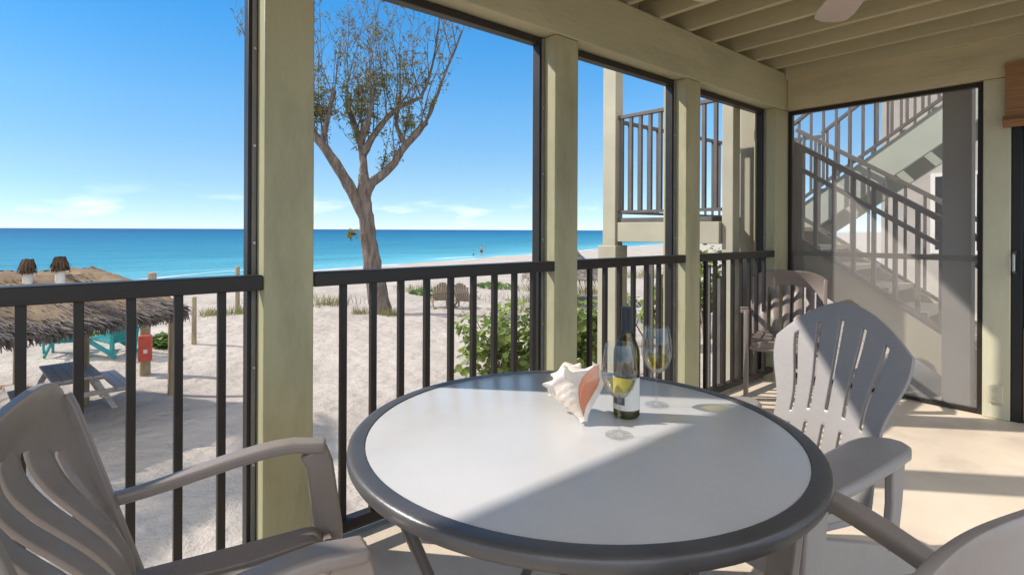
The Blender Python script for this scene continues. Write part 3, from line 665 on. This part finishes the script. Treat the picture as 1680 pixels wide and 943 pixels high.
# walkway and neighbour building
tag(MB().span((-1.75, 5.0, -.20), (6, 12.5, -.01)).build('walkway', CONC, bevel=.01), 'pale concrete walkway below the staircase', 'walkway', kind='structure')
ab = thing('apartment_building', 'taupe stucco apartment building behind the staircase', 'building', (0, 0, 0))
MB().span((-3.0, 11.0, -1.5), (8, 20, 7.5)).build('wall', TAUPEW, ab)
MB().span((-3.3, 10.6, 7.5), (8.3, 20.3, 7.75)).build('roof', STAIRP, ab)
for zz in (.9, 3.9):
    for xx in (-2.3, .1, 2.3):
        wf = MB(); wf.span((xx, 10.95, zz), (xx + 1.1, 10.995, zz + .06)); wf.span((xx, 10.95, zz + 1.24), (xx + 1.1, 10.995, zz + 1.3)); wf.span((xx, 10.95, zz + .06), (xx + .06, 10.995, zz + 1.24)); wf.span((xx + 1.04, 10.95, zz + .06), (xx + 1.1, 10.995, zz + 1.24)); wf.span((xx + .52, 10.955, zz + .06), (xx + .58, 10.99, zz + 1.24))
        wn = wf.build('window', WHITE, ab)
        MB().span((xx + .06, 10.975, zz + .06), (xx + 1.04, 10.985, zz + 1.24)).build('pane', DARKGL, wn)

# ------------------------------------------------------------------ beach huts
def on_ground(u, v, d): p = at(u, v, d); return (p.x, p.y, gz(p.x, p.y))
def thatch_blades(g, A, B, down, out, n_, ln, rr):
    A = Vector(A); B = Vector(B); e_ = (B - A).normalized()
    for i in range(n_):
        p = A.lerp(B, rr.random()) + out * rr.uniform(-.10, .06)
        q = p + down * ln * rr.uniform(.5, 1.2) + e_ * rr.uniform(-.08, .08) + out * rr.uniform(-.03, .08)
        w_ = rr.uniform(.007, .022)
        g.add([p - e_ * w_, p + e_ * w_, q + e_ * .004, q - e_ * .004], [(0, 1, 2, 3)])
hut = thing('tiki_hut', 'long thatched tiki hut on wooden posts standing on the sand at left', 'hut', (0, 0, 0))
T = Vector((-9.87, 1.7, .03)); ev = Vector((-.497, .868, 0)); nn = Vector((-.868, -.497, 0))
LH, WH, RH = 6.2, 3.6, .60
A0 = T - ev * LH; ridge0 = A0 + nn * WH / 2 + ev * .9 + Vector((0, 0, RH)); ridge1 = T + nn * WH / 2 - ev * .25 + Vector((0, 0, RH - .02))
rr = random.Random(11)
def roof_side(a, b_, c_, d_):
    a, b_, c_, d_ = map(Vector, (a, b_, c_, d_))
    def fn(u, v):
        p = a.lerp(b_, u).lerp(d_.lerp(c_, u), v)
        return p + Vector((0, 0, .05 * math.sin(u * 37 + v * 5) * .4 + rr.uniform(-.012, .012) + .06 * math.sin(math.pi * v)))
    return fn
g = MB(); g.grid(roof_side(A0, T, ridge1, ridge0), 120, 24)
B0 = A0 + nn * WH; B1 = T + nn * WH
g.grid(roof_side(B1, B0, ridge0, ridge1), 60, 14)
g.grid(roof_side(T, B1, ridge1, ridge1 + Vector((0, 0, .001))), 24, 10); g.grid(roof_side(B0, A0, ridge0, ridge0 + Vector((0, 0, .001))), 24, 10)
rf = g.build('thatch_roof', THATCH_T, hut, smooth=True)
g = MB()
for k in range(9):
    f0 = k / 9 * .95
    thatch_blades(g, A0.lerp(ridge0, f0), T.lerp(ridge1, f0), (-nn * .85 + Vector((0, 0, -.22))), Vector((0, 0, 1)) * .55, 900, .30, rr)
    if k == 3: g.build('lower_strands', THATCH, rf); g = MB()
g.build('upper_strands', THATCH_T, rf)
g = MB()
thatch_blades(g, A0, T, Vector((0, 0, -1)), -nn, 3200, .20, rr); thatch_blades(g, T, B1, Vector((0, 0, -1)), ev, 500, .20, rr); thatch_blades(g, B0, A0, Vector((0, 0, -1)), -ev, 300, .34, rr)
g.build('thatch_fringe', THATCH, rf)
for (a_, b_) in ((.5, 1.6), (2.6, .35), (5.4, .35), (.6, 3.0), (3.0, 3.1), (5.4, 3.1)):
    p = T - ev * a_ + nn * b_
    MB().tube([(p.x, p.y, gz(p.x, p.y) - .2), (p.x + .01, p.y, -.6), (p.x, p.y, .05)], [.085, .08, .075], 12).build('post', POST, hut, smooth=True)
for (u, v) in ((46, 428), (99, 424)):                              # capped poles rising through the thatch
    p = at(u, v, 7.65); q = MB().tube([(p.x, p.y, -.05), (p.x, p.y, p.z - .13)], .058, 12).build('roof_pole', WHITE, hut, smooth=True)
    g = MB(); g.lathe([(0, .02), (.06, .01), (.07, -.03), (.075, -.10), (.10, -.16), (.09, -.17), (0, -.17)], 14, (p.x, p.y, p.z))
    for i in range(70):
        a = rr.uniform(0, 6.28); c_, s_ = math.cos(a), math.sin(a); e_ = Vector((-s_, c_, 0)) * .02
        p0 = p + Vector((c_ * .06, s_ * .06, rr.uniform(-.02, .03))); p1 = p + Vector((c_ * rr.uniform(.08, .14), s_ * rr.uniform(.08, .14), rr.uniform(-.20, -.10)))
        g.add([p0 - e_, p0 + e_, p1 + e_ * .3, p1 - e_ * .3], [(0, 1, 2, 3)])
    g.build('thatch_cap', THATCH_D, q)

def palapa(loc, rad, ez, pz, label):
    t_ = thing('thatched_umbrella', label, 'beach umbrella', loc)
    MB().tube([(0, 0, -.2), (0, 0, pz - loc[2] - .1)], .09, 10).build('post', POST, t_, smooth=True)
    g = MB(); h0 = ez - loc[2]; h1 = pz - loc[2]
    g.lathe([(0, h1), (.12, h1 - .02), (rad * .35, h1 - (h1 - h0) * .45), (rad * .7, h0 + (h1 - h0) * .22), (rad, h0), (rad * .95, h0 - .04), (0, h1 - .3)], 26)
    for i in range(900):
        a = rr.uniform(0, 6.28); c_, s_ = math.cos(a), math.sin(a); q = rr.uniform(.3, 1); e_ = Vector((-s_, c_, 0)) * .03
        z = h1 + (h0 - h1) * (q ** .75)
        p0 = Vector((c_ * rad * q, s_ * rad * q, z + .03)); p1 = p0 + Vector((c_ * .12, s_ * .12, -rr.uniform(.2, .42)))
        g.add([p0 - e_, p0 + e_, p1 + e_ * .2, p1 - e_ * .2], [(0, 1, 2, 3)])
    g.build('thatch_canopy', THATCH, t_)
palapa(on_ground(928, 500, 21.5), 1.75, -.55, .95, 'brown thatched umbrella on the beach behind the second porch post')

# wooden posts on the sand
def wpost(u, vt, vb, d, r, label):
    p = at(u, vb, d); z0 = gz(p.x, p.y); zt = at(u, vt, d).z
    t_ = MB().tube([(0, 0, -.2), (.01, 0, (zt - z0) * .5), (0, 0, zt - z0 - .02), (0, 0, zt - z0)], [r * 1.05, r, r * .95, r * .7], 10).build('wooden_post', POST, smooth=True)
    t_.location = (p.x, p.y, z0); tag(t_, label, 'post', 'wooden posts standing in the sand'); return t_
wpost(319, 487, 578, 13.2, .055, 'slim wooden post in the sand right of the tiki hut')
wpost(390, 437, 515, 19.2, .075, 'tall slim wooden post in the sand just left of the nearest large porch post')
wpost(284, 520, 652, 9.3, .07, 'wooden post in front of the tiki hut corner, closest to the porch')
wpost(250, 447, 500, 22, .16, 'short stout wooden post whose top shows above the railing near the hut roof')
# rescue box post
p = on_ground(239, 614, 10.55)
sp_ = thing('call_box_post', 'thick wooden post on the sand carrying a red box', 'post', p)
MB().tube([(0, 0, -.2), (0, 0, .6), (0, 0, 1.35)], [.095, .09, .085], 12).build('post', POST, sp_, smooth=True)
bx = thing('red_box', 'red box with small white mark fixed to the wooden post by the hut', 'box', (p[0], p[1], p[2]), math.atan2(-p[0], p[1]) + R(90) * 0)
dirc = Vector((-p[0], -p[1], 0)).normalized(); a = math.atan2(dirc.y, dirc.x) + R(90)
bx.rotation_euler = (0, 0, a)
MB().span((-.115, -.20, .30), (.115, -.095, .80)).build('case', RED, bx, bevel=.025, seg=3)
MB().span((-.03, -.206, .46), (.035, -.201, .53)).build('white_mark', WHITE, bx)

# picnic table under the eave
def plank(g, p, q, w_, h_): g.bar(p, q, w_, h_)
pc = at(116, 610, 8.5); pz0 = gz(pc.x, pc.y)
pt = thing('picnic_table', 'grey weathered picnic table with benches in the shade of the hut', 'picnic table', (pc.x, pc.y, pz0), YAW + R(47)); pt.scale = (.80, .80, .80)
g = MB()
for i in range(5): plank(g, (-.30 + .15 * i, -.85, .74), (-.30 + .15 * i, .85, .74), .14, .04)
g.build('tabletop', GREYWOOD, pt)
for sg in (-1, 1):
    g = MB()
    for i in range(2): plank(g, (sg * (.66 + .15 * i), -.85, .44), (sg * (.66 + .15 * i), .85, .44), .14, .04)
    g.build('bench', GREYWOOD, pt)
    for yy in (-.6, .6):
        MB().bar((sg * .25, yy, .72), (sg * .62, yy + .001, 0), .09, .045, (0, 1, 0)).build('leg', GREYWOOD, pt)
for yy in (-.645, .645): MB().bar((-.82, yy, .39), (.82, yy, .39), .04, .09).build('cross_brace', GREYWOOD, pt)

# adirondack chairs (local: faces +Y)
def make_adirondack(m, label, cat='chair', name='adirondack_chair'):
    t_ = thing(name, label, cat)
    g = MB()
    for i in range(7):
        s = (i - 3) / 3; top = .98 - .16 * s * s
        g.strip([(s * .20, -.20, .30), (s * .27, -.20 - (top - .3) * .42, top)], [.055, .078], .02, (1, 0, 0))
    bb = g.build('backrest', m, t_)
    MB().bar((-.30, -.36, .62), (.30, -.36, .62), .03, .07).build('back_batten', m, bb)
    g = MB()
    for i in range(6):
        q = i / 5; g.bar((-.28, -.22 + .52 * q, .30 + .09 * q), (.28, -.22 + .52 * q, .30 + .09 * q), .08, .02)
    g.build('seat', m, t_)
    for sg in (-1, 1):
        MB().strip([(sg * .36, -.42, .56), (sg * .37, .0, .575), (sg * .37, .36, .59)], [.07, .12, .14], .024, (1, 0, 0)).build('armrest', m, t_)
        MB().bar((sg * .32, .30, .58), (sg * .32, .30, 0), .03, .10, (0, 1, 0)).build('leg', m, t_)
        MB().bar((sg * .29, .30, .36), (sg * .29, -.38, .03), .03, .09).build('leg', m, t_)
        MB().bar((sg * .33, -.34, .56), (sg * .31, -.30, .10), .03, .06, (0, 1, 0)).build('arm_support', m, t_)
    return t_
ta = make_adirondack(TEAL, 'teal adirondack chair under the hut thatch, further left of the pair')
ta.location = on_ground(110, 586, 12.1); ta.rotation_euler = (0, 0, YAW + R(25)); ta['group'] = 'teal chairs beside the hut'
tb2 = copy_tree(ta); tb2['label'] = 'teal adirondack chair seen side on, between the other teal chair and the red box'
tb2.location = on_ground(184, 588, 12.0); tb2.rotation_euler = (0, 0, YAW + R(82))
wa = make_adirondack(BRNTIM, 'brown wooden adirondack chair on the sand beyond the tree, nearer the tree trunk'); wa['group'] = 'brown chairs beyond the tree'
wa.location = on_ground(722, 508, 20.2); wa.rotation_euler = (0, 0, YAW + R(20))
wb = copy_tree(wa); wb['label'] = 'brown wooden adirondack chair on the sand beyond the sea grape bush, farther from the tree'
wb.location = on_ground(762, 506, 20.0); wb.rotation_euler = (0, 0, YAW + R(-15))

# dry palm frond on the sand
p = on_ground(28, 618, 9.6); g = MB(); rr2 = random.Random(4)
g.tube([(-.5, 0, .03), (0, .03, .05), (.6, 0, .03)], .014, 6)
for i in range(40):
    x = -.4 + i * .025; s_ = 1 if i % 2 else -1
    g.add([(x, 0, .04), (x + .03, 0, .045), (x + .16, s_ * rr2.uniform(.15, .28), .02 + rr2.uniform(0, .05))], [(0, 1, 2)])
o = g.build('palm_frond', FROND); o.location = p; o.rotation_euler = (0, 0, YAW); tag(o, 'dry orange palm frond lying on the sand at far left', 'frond')

# ------------------------------------------------------------------ beach people
def person(loc, rz, label, hgt, suit):
    me = bpy.data.meshes.new('person')
    k = hgt / 1.75
    vs = [(0, 0, .95), (0, .0, 1.15), (0, .0, 1.40), (0, .01, 1.52), (0, .03, 1.66), (.19, 0, 1.40), (.25, .02, 1.12), (.25, .12, .90), (-.19, 0, 1.40), (-.25, .02, 1.12), (-.22, .14, .92),
          (.10, 0, .90), (.11, .07, .50), (.11, -.02, .06), (.11, .12, .03), (-.10, 0, .90), (-.11, -.06, .50), (-.11, -.16, .08), (-.11, -.02, .03), (0, .03, 1.75)]
    es = [(0, 1), (1, 2), (2, 3), (3, 4), (4, 19), (2, 5), (5, 6), (6, 7), (2, 8), (8, 9), (9, 10), (0, 11), (11, 12), (12, 13), (13, 14), (0, 15), (15, 16), (16, 17), (17, 18)]
    rad = [.15, .13, .14, .055, .10, .07, .045, .035, .07, .045, .035, .095, .06, .04, .035, .095, .06, .04, .035, .07]
    me.from_pydata([tuple(c * k for c in q) for q in vs], es, []); o = bpy.data.objects.new('person', me); C.objects.link(o)
    md = o.modifiers.new('skin', 'SKIN')
    for i, r_ in enumerate(rad): me.skin_vertices[0].data[i].radius = (r_ * k, r_ * k * .8)
    me.skin_vertices[0].data[0].use_root = True
    o.modifiers.new('sub', 'SUBSURF').render_levels = 1
    me.materials.append(SKINM); o.location = loc; o.rotation_euler = (0, 0, rz); tag(o, label, 'person', 'people at the water')
    MB().lathe([(.13 * k, .70 * k), (.165 * k, .80 * k), (.172 * k, .98 * k), (.15 * k, 1.06 * k)], 14).build('swim_shorts', suit, o, smooth=True)
    MB().lathe([(.0, 1.79 * k), (.08 * k, 1.77 * k), (.115 * k, 1.70 * k), (.105 * k, 1.64 * k)], 12, (0, .015 * k, 0)).build('hair', BARK, o, smooth=True)
p = at(790, 436, 80); person((p.x, p.y, gz(p.x, p.y)), R(40), 'dark figure walking along the waterline, taller of the two', 1.78, CLOTH)
p = at(777, 436, 78); person((p.x, p.y, gz(p.x, p.y)), R(150), 'small figure by the waterline left of the taller walker', 1.15, CLOTH)

# ------------------------------------------------------------------ plants
def leaf_quad(g, p, nrm, ln, wd, rr):
    a = nrm.orthogonal().normalized(); q = Matrix.Rotation(rr.uniform(0, 6.28), 3, nrm); a = q @ a; b_ = nrm.cross(a)
    g.add([p - a * ln * .5, p + b_ * wd * .5, p + a * ln * .5, p - b_ * wd * .5], [(0, 1, 2, 3)])
def rv(rr): 
    while True:
        q = Vector((rr.uniform(-1, 1), rr.uniform(-1, 1), rr.uniform(-1, 1)))
        if .01 < q.length < 1: return q.normalized()
# the bare tree
D0 = 18.6
tr = thing('beach_tree', 'pruned tree with forked trunk and sparse olive leaves on the sand', 'tree', on_ground(622, 515, D0))
base = tr.location.copy()
def loc(u, v, d): return at(u, v, d) - base
rt_ = random.Random(21)
def smooth_path(pts, n_=4):
    pts = [Vector(p) for p in pts]; o = []
    for i in range(len(pts) - 1):
        p0 = pts[max(i - 1, 0)]; p1 = pts[i]; p2 = pts[i + 1]; p3 = pts[min(i + 2, len(pts) - 1)]
        for k in range(n_):
            t = k / n_
            o.append(.5 * ((2 * p1) + (p2 - p0) * t + (2 * p0 - 5 * p1 + 4 * p2 - p3) * t * t + (3 * p1 - p0 - 3 * p2 + p3) * t ** 3))
    o.append(pts[-1]); return o
def limb(g, pix, r0, r1, n_=10, jit=.015):
    pts = smooth_path([loc(*q) for q in pix]); k = len(pts)
    pts = [p + rv(rt_) * jit for p in pts]
    g.tube(pts, [r0 + (r1 - r0) * i / (k - 1) for i in range(k)], n_); return pts
g = MB()
trunk = limb(g, [(628, 525, D0), (620, 480, D0), (610, 430, D0), (603, 380, D0), (598, 335, D0), (597, 300, D0 + .05), (596, 285, D0 + .1)], .37, .16, 16, .02)
L1 = limb(g, [(603, 365, D0), (578, 315, D0 - .1), (548, 265, D0 - .3), (520, 228, D0 - .4), (492, 190, D0 - .3), (474, 130, D0)], .23, .08)
L2 = limb(g, [(598, 340, D0 + .05), (606, 305, D0), (640, 275, D0 + .2), (665, 238, D0 + .3), (700, 201, D0 + .3)], .19, .10)
L3 = limb(g, [(597, 345, D0), (597, 290, D0 + .1), (594, 250, D0 + .2), (585, 215, D0 + .2), (566, 170, D0 + .4)], .18, .07)
L4 = limb(g, [(596, 252, D0 + .15), (618, 215, D0 + .1), (650, 180, D0 + .4), (690, 160, D0 + .6)], .13, .06)
L5 = limb(g, [(528, 235, D0 - .4), (535, 200, D0 - .6), (548, 150, D0 - .8)], .11, .05)
L6 = limb(g, [(592, 235, D0 + .2), (605, 190, D0 - .4), (612, 140, D0 - .6)], .12, .05)
L7 = limb(g, [(665, 238, D0 + .3), (650, 205, D0 + .5), (655, 160, D0 + .7)], .09, .045)
L8 = limb(g, [(490, 185, D0 - .3), (462, 130, D0 - .4), (430, 95, D0 - .5), (404, 70, D0 - .5)], .08, .02)
L9 = limb(g, [(697, 204, D0 + .3), (713, 165, D0 + .3), (733, 112, D0 + .4), (758, 50, D0 + .5)], .06, .015)
L10 = limb(g, [(690, 160, D0 + .6), (705, 120, D0 + .5), (716, 60, D0 + .3), (722, 10, D0 + .2)], .05, .015)
g.v = [tuple(Vector(q) + rv(rt_) * .022) for q in g.v]
trk = g.build('trunk', BARK, tr, smooth=True)
gt = MB(); gl = MB()
def shoot(p, d, ln, r, depth):
    k = max(4, int(ln / .35)); pts = [p]; q = p.copy(); dd = d.copy()
    for i in range(k):
        dd = (dd + rv(rt_) * .14 + Vector((0, 0, .07))).normalized(); q = q + dd * ln / k; pts.append(q.copy())
    gt.tube(pts, [r * (1 - .8 * i / k) for i in range(k + 1)], 4, cap=False)
    for i in range(1, k + 1):
        if depth < 2 and rt_.random() < (.62 if depth == 0 else .3):
            sd = (dd * .8 + rv(rt_) * .75 + Vector((0, 0, .25))).normalized()
            shoot(pts[i], sd, ln * rt_.uniform(.25, .5), r * .5, depth + 1)
        frac = i / k
        dens = (1.0 if frac < .75 else .35) * (1 if pts[i].z < 7.0 else .45)
        if rt_.random() < dens * .8:
            cl = rt_.randint(2, 9) if rt_.random() < .78 or pts[i].z > 8.2 else 40
            for _ in range(cl):
                leaf_quad(gl, pts[i] + rv(rt_) * rt_.uniform(.01, .17 if cl < 20 else .34), rv(rt_), rt_.uniform(.08, .17), rt_.uniform(.03, .055), rt_)
for path, cnt in ((L1, 15), (L2, 9), (L3, 12), (L4, 11), (L5, 8), (L6, 9), (L7, 8), (L8, 7), (L9, 9), (L10, 7)):
    for i in range(cnt):
        f = .4 + .6 * (i + rt_.random()) / cnt if path in (L1, L2, L3) else .1 + .9 * (i + rt_.random()) / cnt
        p = path[min(len(path) - 1, int(f * len(path)))]
        lean = (p - Vector((0, 0, p.z))) * .12
        d = (Vector((0, 0, 1)) + rv(rt_) * .38 + lean * .6).normalized()
        shoot(p, d, rt_.choice((1.2, 1.8, 2.4, 3.2, 4.4)) * (.45 if path in (L8, L9, L10) else 1), rt_.uniform(.014, .028), 0)
gt.build('twigs', TWIG, tr); gl.build('leaves', LEAFO, tr)
gl = MB()
for i in range(60): leaf_quad(gl, loc(578, 384, D0 - .4) + rv(rt_) * rt_.uniform(0, .24), rv(rt_), .14, .09, rt_)
gl.build('sucker_leaves', LEAFO, trk)

# coconut palm left of the view; its fronds throw the broken shade on the sand
def palm(base_, top_, label, seed):
    r_ = random.Random(seed); t_ = thing('coconut_palm', label, 'palm tree', base_); tp = Vector(top_) - Vector(base_)
    tr_ = smooth_path([(0, 0, -.2), (tp.x * .2, tp.y * .2, tp.z * .35), (tp.x * .6, tp.y * .6, tp.z * .7), tuple(tp)], 6)
    MB().tube(tr_, [.19 - .08 * i / (len(tr_) - 1) for i in range(len(tr_))], 12).build('trunk', BARK, t_, smooth=True)
    g = MB()
    for k in range(15):
        a = k * 2.399 + r_.uniform(-.2, .2); el = r_.uniform(-.15, .95); ln = r_.uniform(2.3, 3.0)
        hd = Vector((math.cos(a), math.sin(a), 0)); sd = Vector((-math.sin(a), math.cos(a), 0))
        pts = []
        for i in range(15):
            q = i / 14; pts.append(tp + hd * ln * q * math.cos(el * .6) + Vector((0, 0, ln * (math.sin(el) * q - .75 * q * q))))
        g.tube(pts, [.022 - .017 * i / 14 for i in range(15)], 4)
        for i in range(1, 60):
            q = i / 60; j = min(13, int(q * 14)); p = pts[j].lerp(pts[j + 1], q * 14 - j); w_ = .62 * math.sin(math.pi * min(1, q * .92 + .08)) ** .6
            for sg in (-1, 1):
                e_ = p + sd * sg * w_ * .8 + hd * w_ * .45 + Vector((0, 0, -w_ * r_.uniform(.25, .6)))
                f_ = hd * .022
                g.add([p - f_, p + f_, e_], [(0, 1, 2)])
    g.build('fronds', VINE, t_)
palm((-13.0, -5.0, gz(-13, -5)), (-11.1, -3.3, 4.6), 'coconut palm beyond the left end of the tiki hut', 5)

# sea grape bush
def bush(name, label, centre, rx, ry, hz, nleaf, size, m, cat='bush', group=None, seed=1, lobes=9):
    r_ = random.Random(seed); t_ = thing(name, label, cat, centre, 0, group)
    gs = MB(); gl = MB(); lob = []
    for i in range(lobes):
        a = r_.uniform(0, 6.28); q = r_.random() ** .5
        lob.append(Vector((math.cos(a) * rx * q * .8, math.sin(a) * ry * q * .8, hz * r_.uniform(.35, .85))))
    for c_ in lob:
        st0 = Vector((c_.x * .3, c_.y * .3, -.1)); gs.tube([st0, st0.lerp(c_, .5) + rv(r_) * .06, c_], [.025, .018, .008], 5)
        for k in range(4):
            e_ = c_ + rv(r_) * Vector((rx, ry, hz)).length * .22; gs.tube([st0.lerp(c_, .6), e_], [.012, .005], 4)
    for i in range(nleaf):
        c_ = r_.choice(lob); d = rv(r_); s_ = r_.uniform(.55, 1.0)
        p = c_ + Vector((d.x * rx * .36, d.y * ry * .36, d.z * hz * .36)) * s_
        if p.z < .03: continue
        nrm = (d * .6 + Vector((0, 0, .8)) + rv(r_) * .7 + Vector((-.2, -.2, 0))).normalized()
        sz = size * r_.uniform(.65, 1.2); a = nrm.orthogonal().normalized(); a = Matrix.Rotation(r_.uniform(0, 6.28), 3, nrm) @ a; b_ = nrm.cross(a)
        n8 = 7; ctr = p - nrm * sz * .12
        vs = [ctr] + [p + (a * math.cos(6.283 * k / n8) + b_ * math.sin(6.283 * k / n8) * .92) * sz * .5 for k in range(n8)]
        gl.add(vs, [(0, 1 + k, 1 + (k + 1) % n8) for k in range(n8)])
    gs.build('stems', BRNTIM, t_); gl.build('foliage', m, t_)
    return t_
p = on_ground(868, 612, 9.3)
b1 = bush('sea_grape_bush', 'broad green sea grape bush with round leaves just beyond the railing', p, 1.55, .95, 1.28, 1900, .125, LEAFG, seed=5, lobes=16)
b1.rotation_euler = (0, 0, YAW)
p = on_ground(1085, 560, 12.5)
bush('sea_grape_bush', 'green bush in the sand behind the stair landing pillars', p, 1.1, .9, 1.5, 600, .15, LEAFG, seed=6).rotation_euler = (0, 0, YAW)
p = on_ground(1165, 520, 13.5)
bush('green_shrub', 'leafy shrub whose top shows under the stair landing beam', p, 1.0, .9, 2.4, 500, .15, LEAFG, seed=9)
# low dune plants
def vine(u, v, d, w_, seed, label):
    r_ = random.Random(seed); p = on_ground(u, v, d); g = MB()
    for i in range(420):
        a = r_.uniform(0, 6.28); q = r_.random() ** .5
        x = math.cos(a) * q * w_; y = math.sin(a) * q * w_ * .55; z = r_.uniform(.02, .30) * (1 - q * .6)
        wx = p[0] + x; wy = p[1] + y
        nrm = (Vector((0, 0, 1)) + rv(r_) * .6).normalized()
        leaf_quad(g, Vector((x, y, gz(wx, wy) - p[2] + z)), nrm, r_.uniform(.12, .22), r_.uniform(.09, .16), r_)
    o = g.build('dune_plant', VINE); o.location = p; tag(o, label, 'plant', 'low green dune plants')
vine(700, 472, 25, 1.1, 1, 'low green dune plant right of the tree, behind the brown chairs')
vine(815, 456, 28, 1.5, 2, 'low bright dune plant beyond the sea grape bush')
vine(180, 562, 14.5, 1.0, 3, 'low dune plant behind the teal chairs')
vine(268, 565, 13, .5, 4, 'small green plant behind the red box post')
# dune grass: uncountable tufts
g = MB(); r_ = random.Random(8)
for (u, v, d, n_, sp_, hg) in ((350, 498, 18, 220, .6, .35), (405, 505, 18.5, 260, .7, .4), (545, 488, 21, 320, .9, .45), (590, 508, 18.4, 120, .3, .3), (640, 512, 18.1, 160, .3, .35),
                               (690, 462, 27, 300, 1.6, .35), (880, 470, 22, 260, 1.2, .4), (480, 480, 23, 240, 1.2, .4), (770, 470, 23, 160, 1.0, .3), (850, 480, 19, 160, .8, .35), (895, 462, 26, 500, 1.2, .6), (905, 468, 24, 300, .9, .5), (1060, 440, 34, 400, 2.0, .7), (965, 470, 24, 300, 1.0, .6)):
    c_ = at(u, v, d)
    for i in range(n_):
        x = c_.x + r_.gauss(0, sp_ * .5); y = c_.y + r_.gauss(0, sp_ * .5); z = gz(x, y) - .02
        d_ = Vector((r_.uniform(-.5, .5), r_.uniform(-.5, .5), 1)) * hg * r_.uniform(.5, 1.1); s_ = rv(r_); s_.z = 0; s_ = s_ * .015
        g.add([(x - s_.x, y - s_.y, z), (x + s_.x, y + s_.y, z), (x + d_.x, y + d_.y, z + d_.z)], [(0, 1, 2)])
tag(g.build('beach_grass', GRASS), 'wispy tufts of dune grass on the sand', 'grass', kind='stuff')
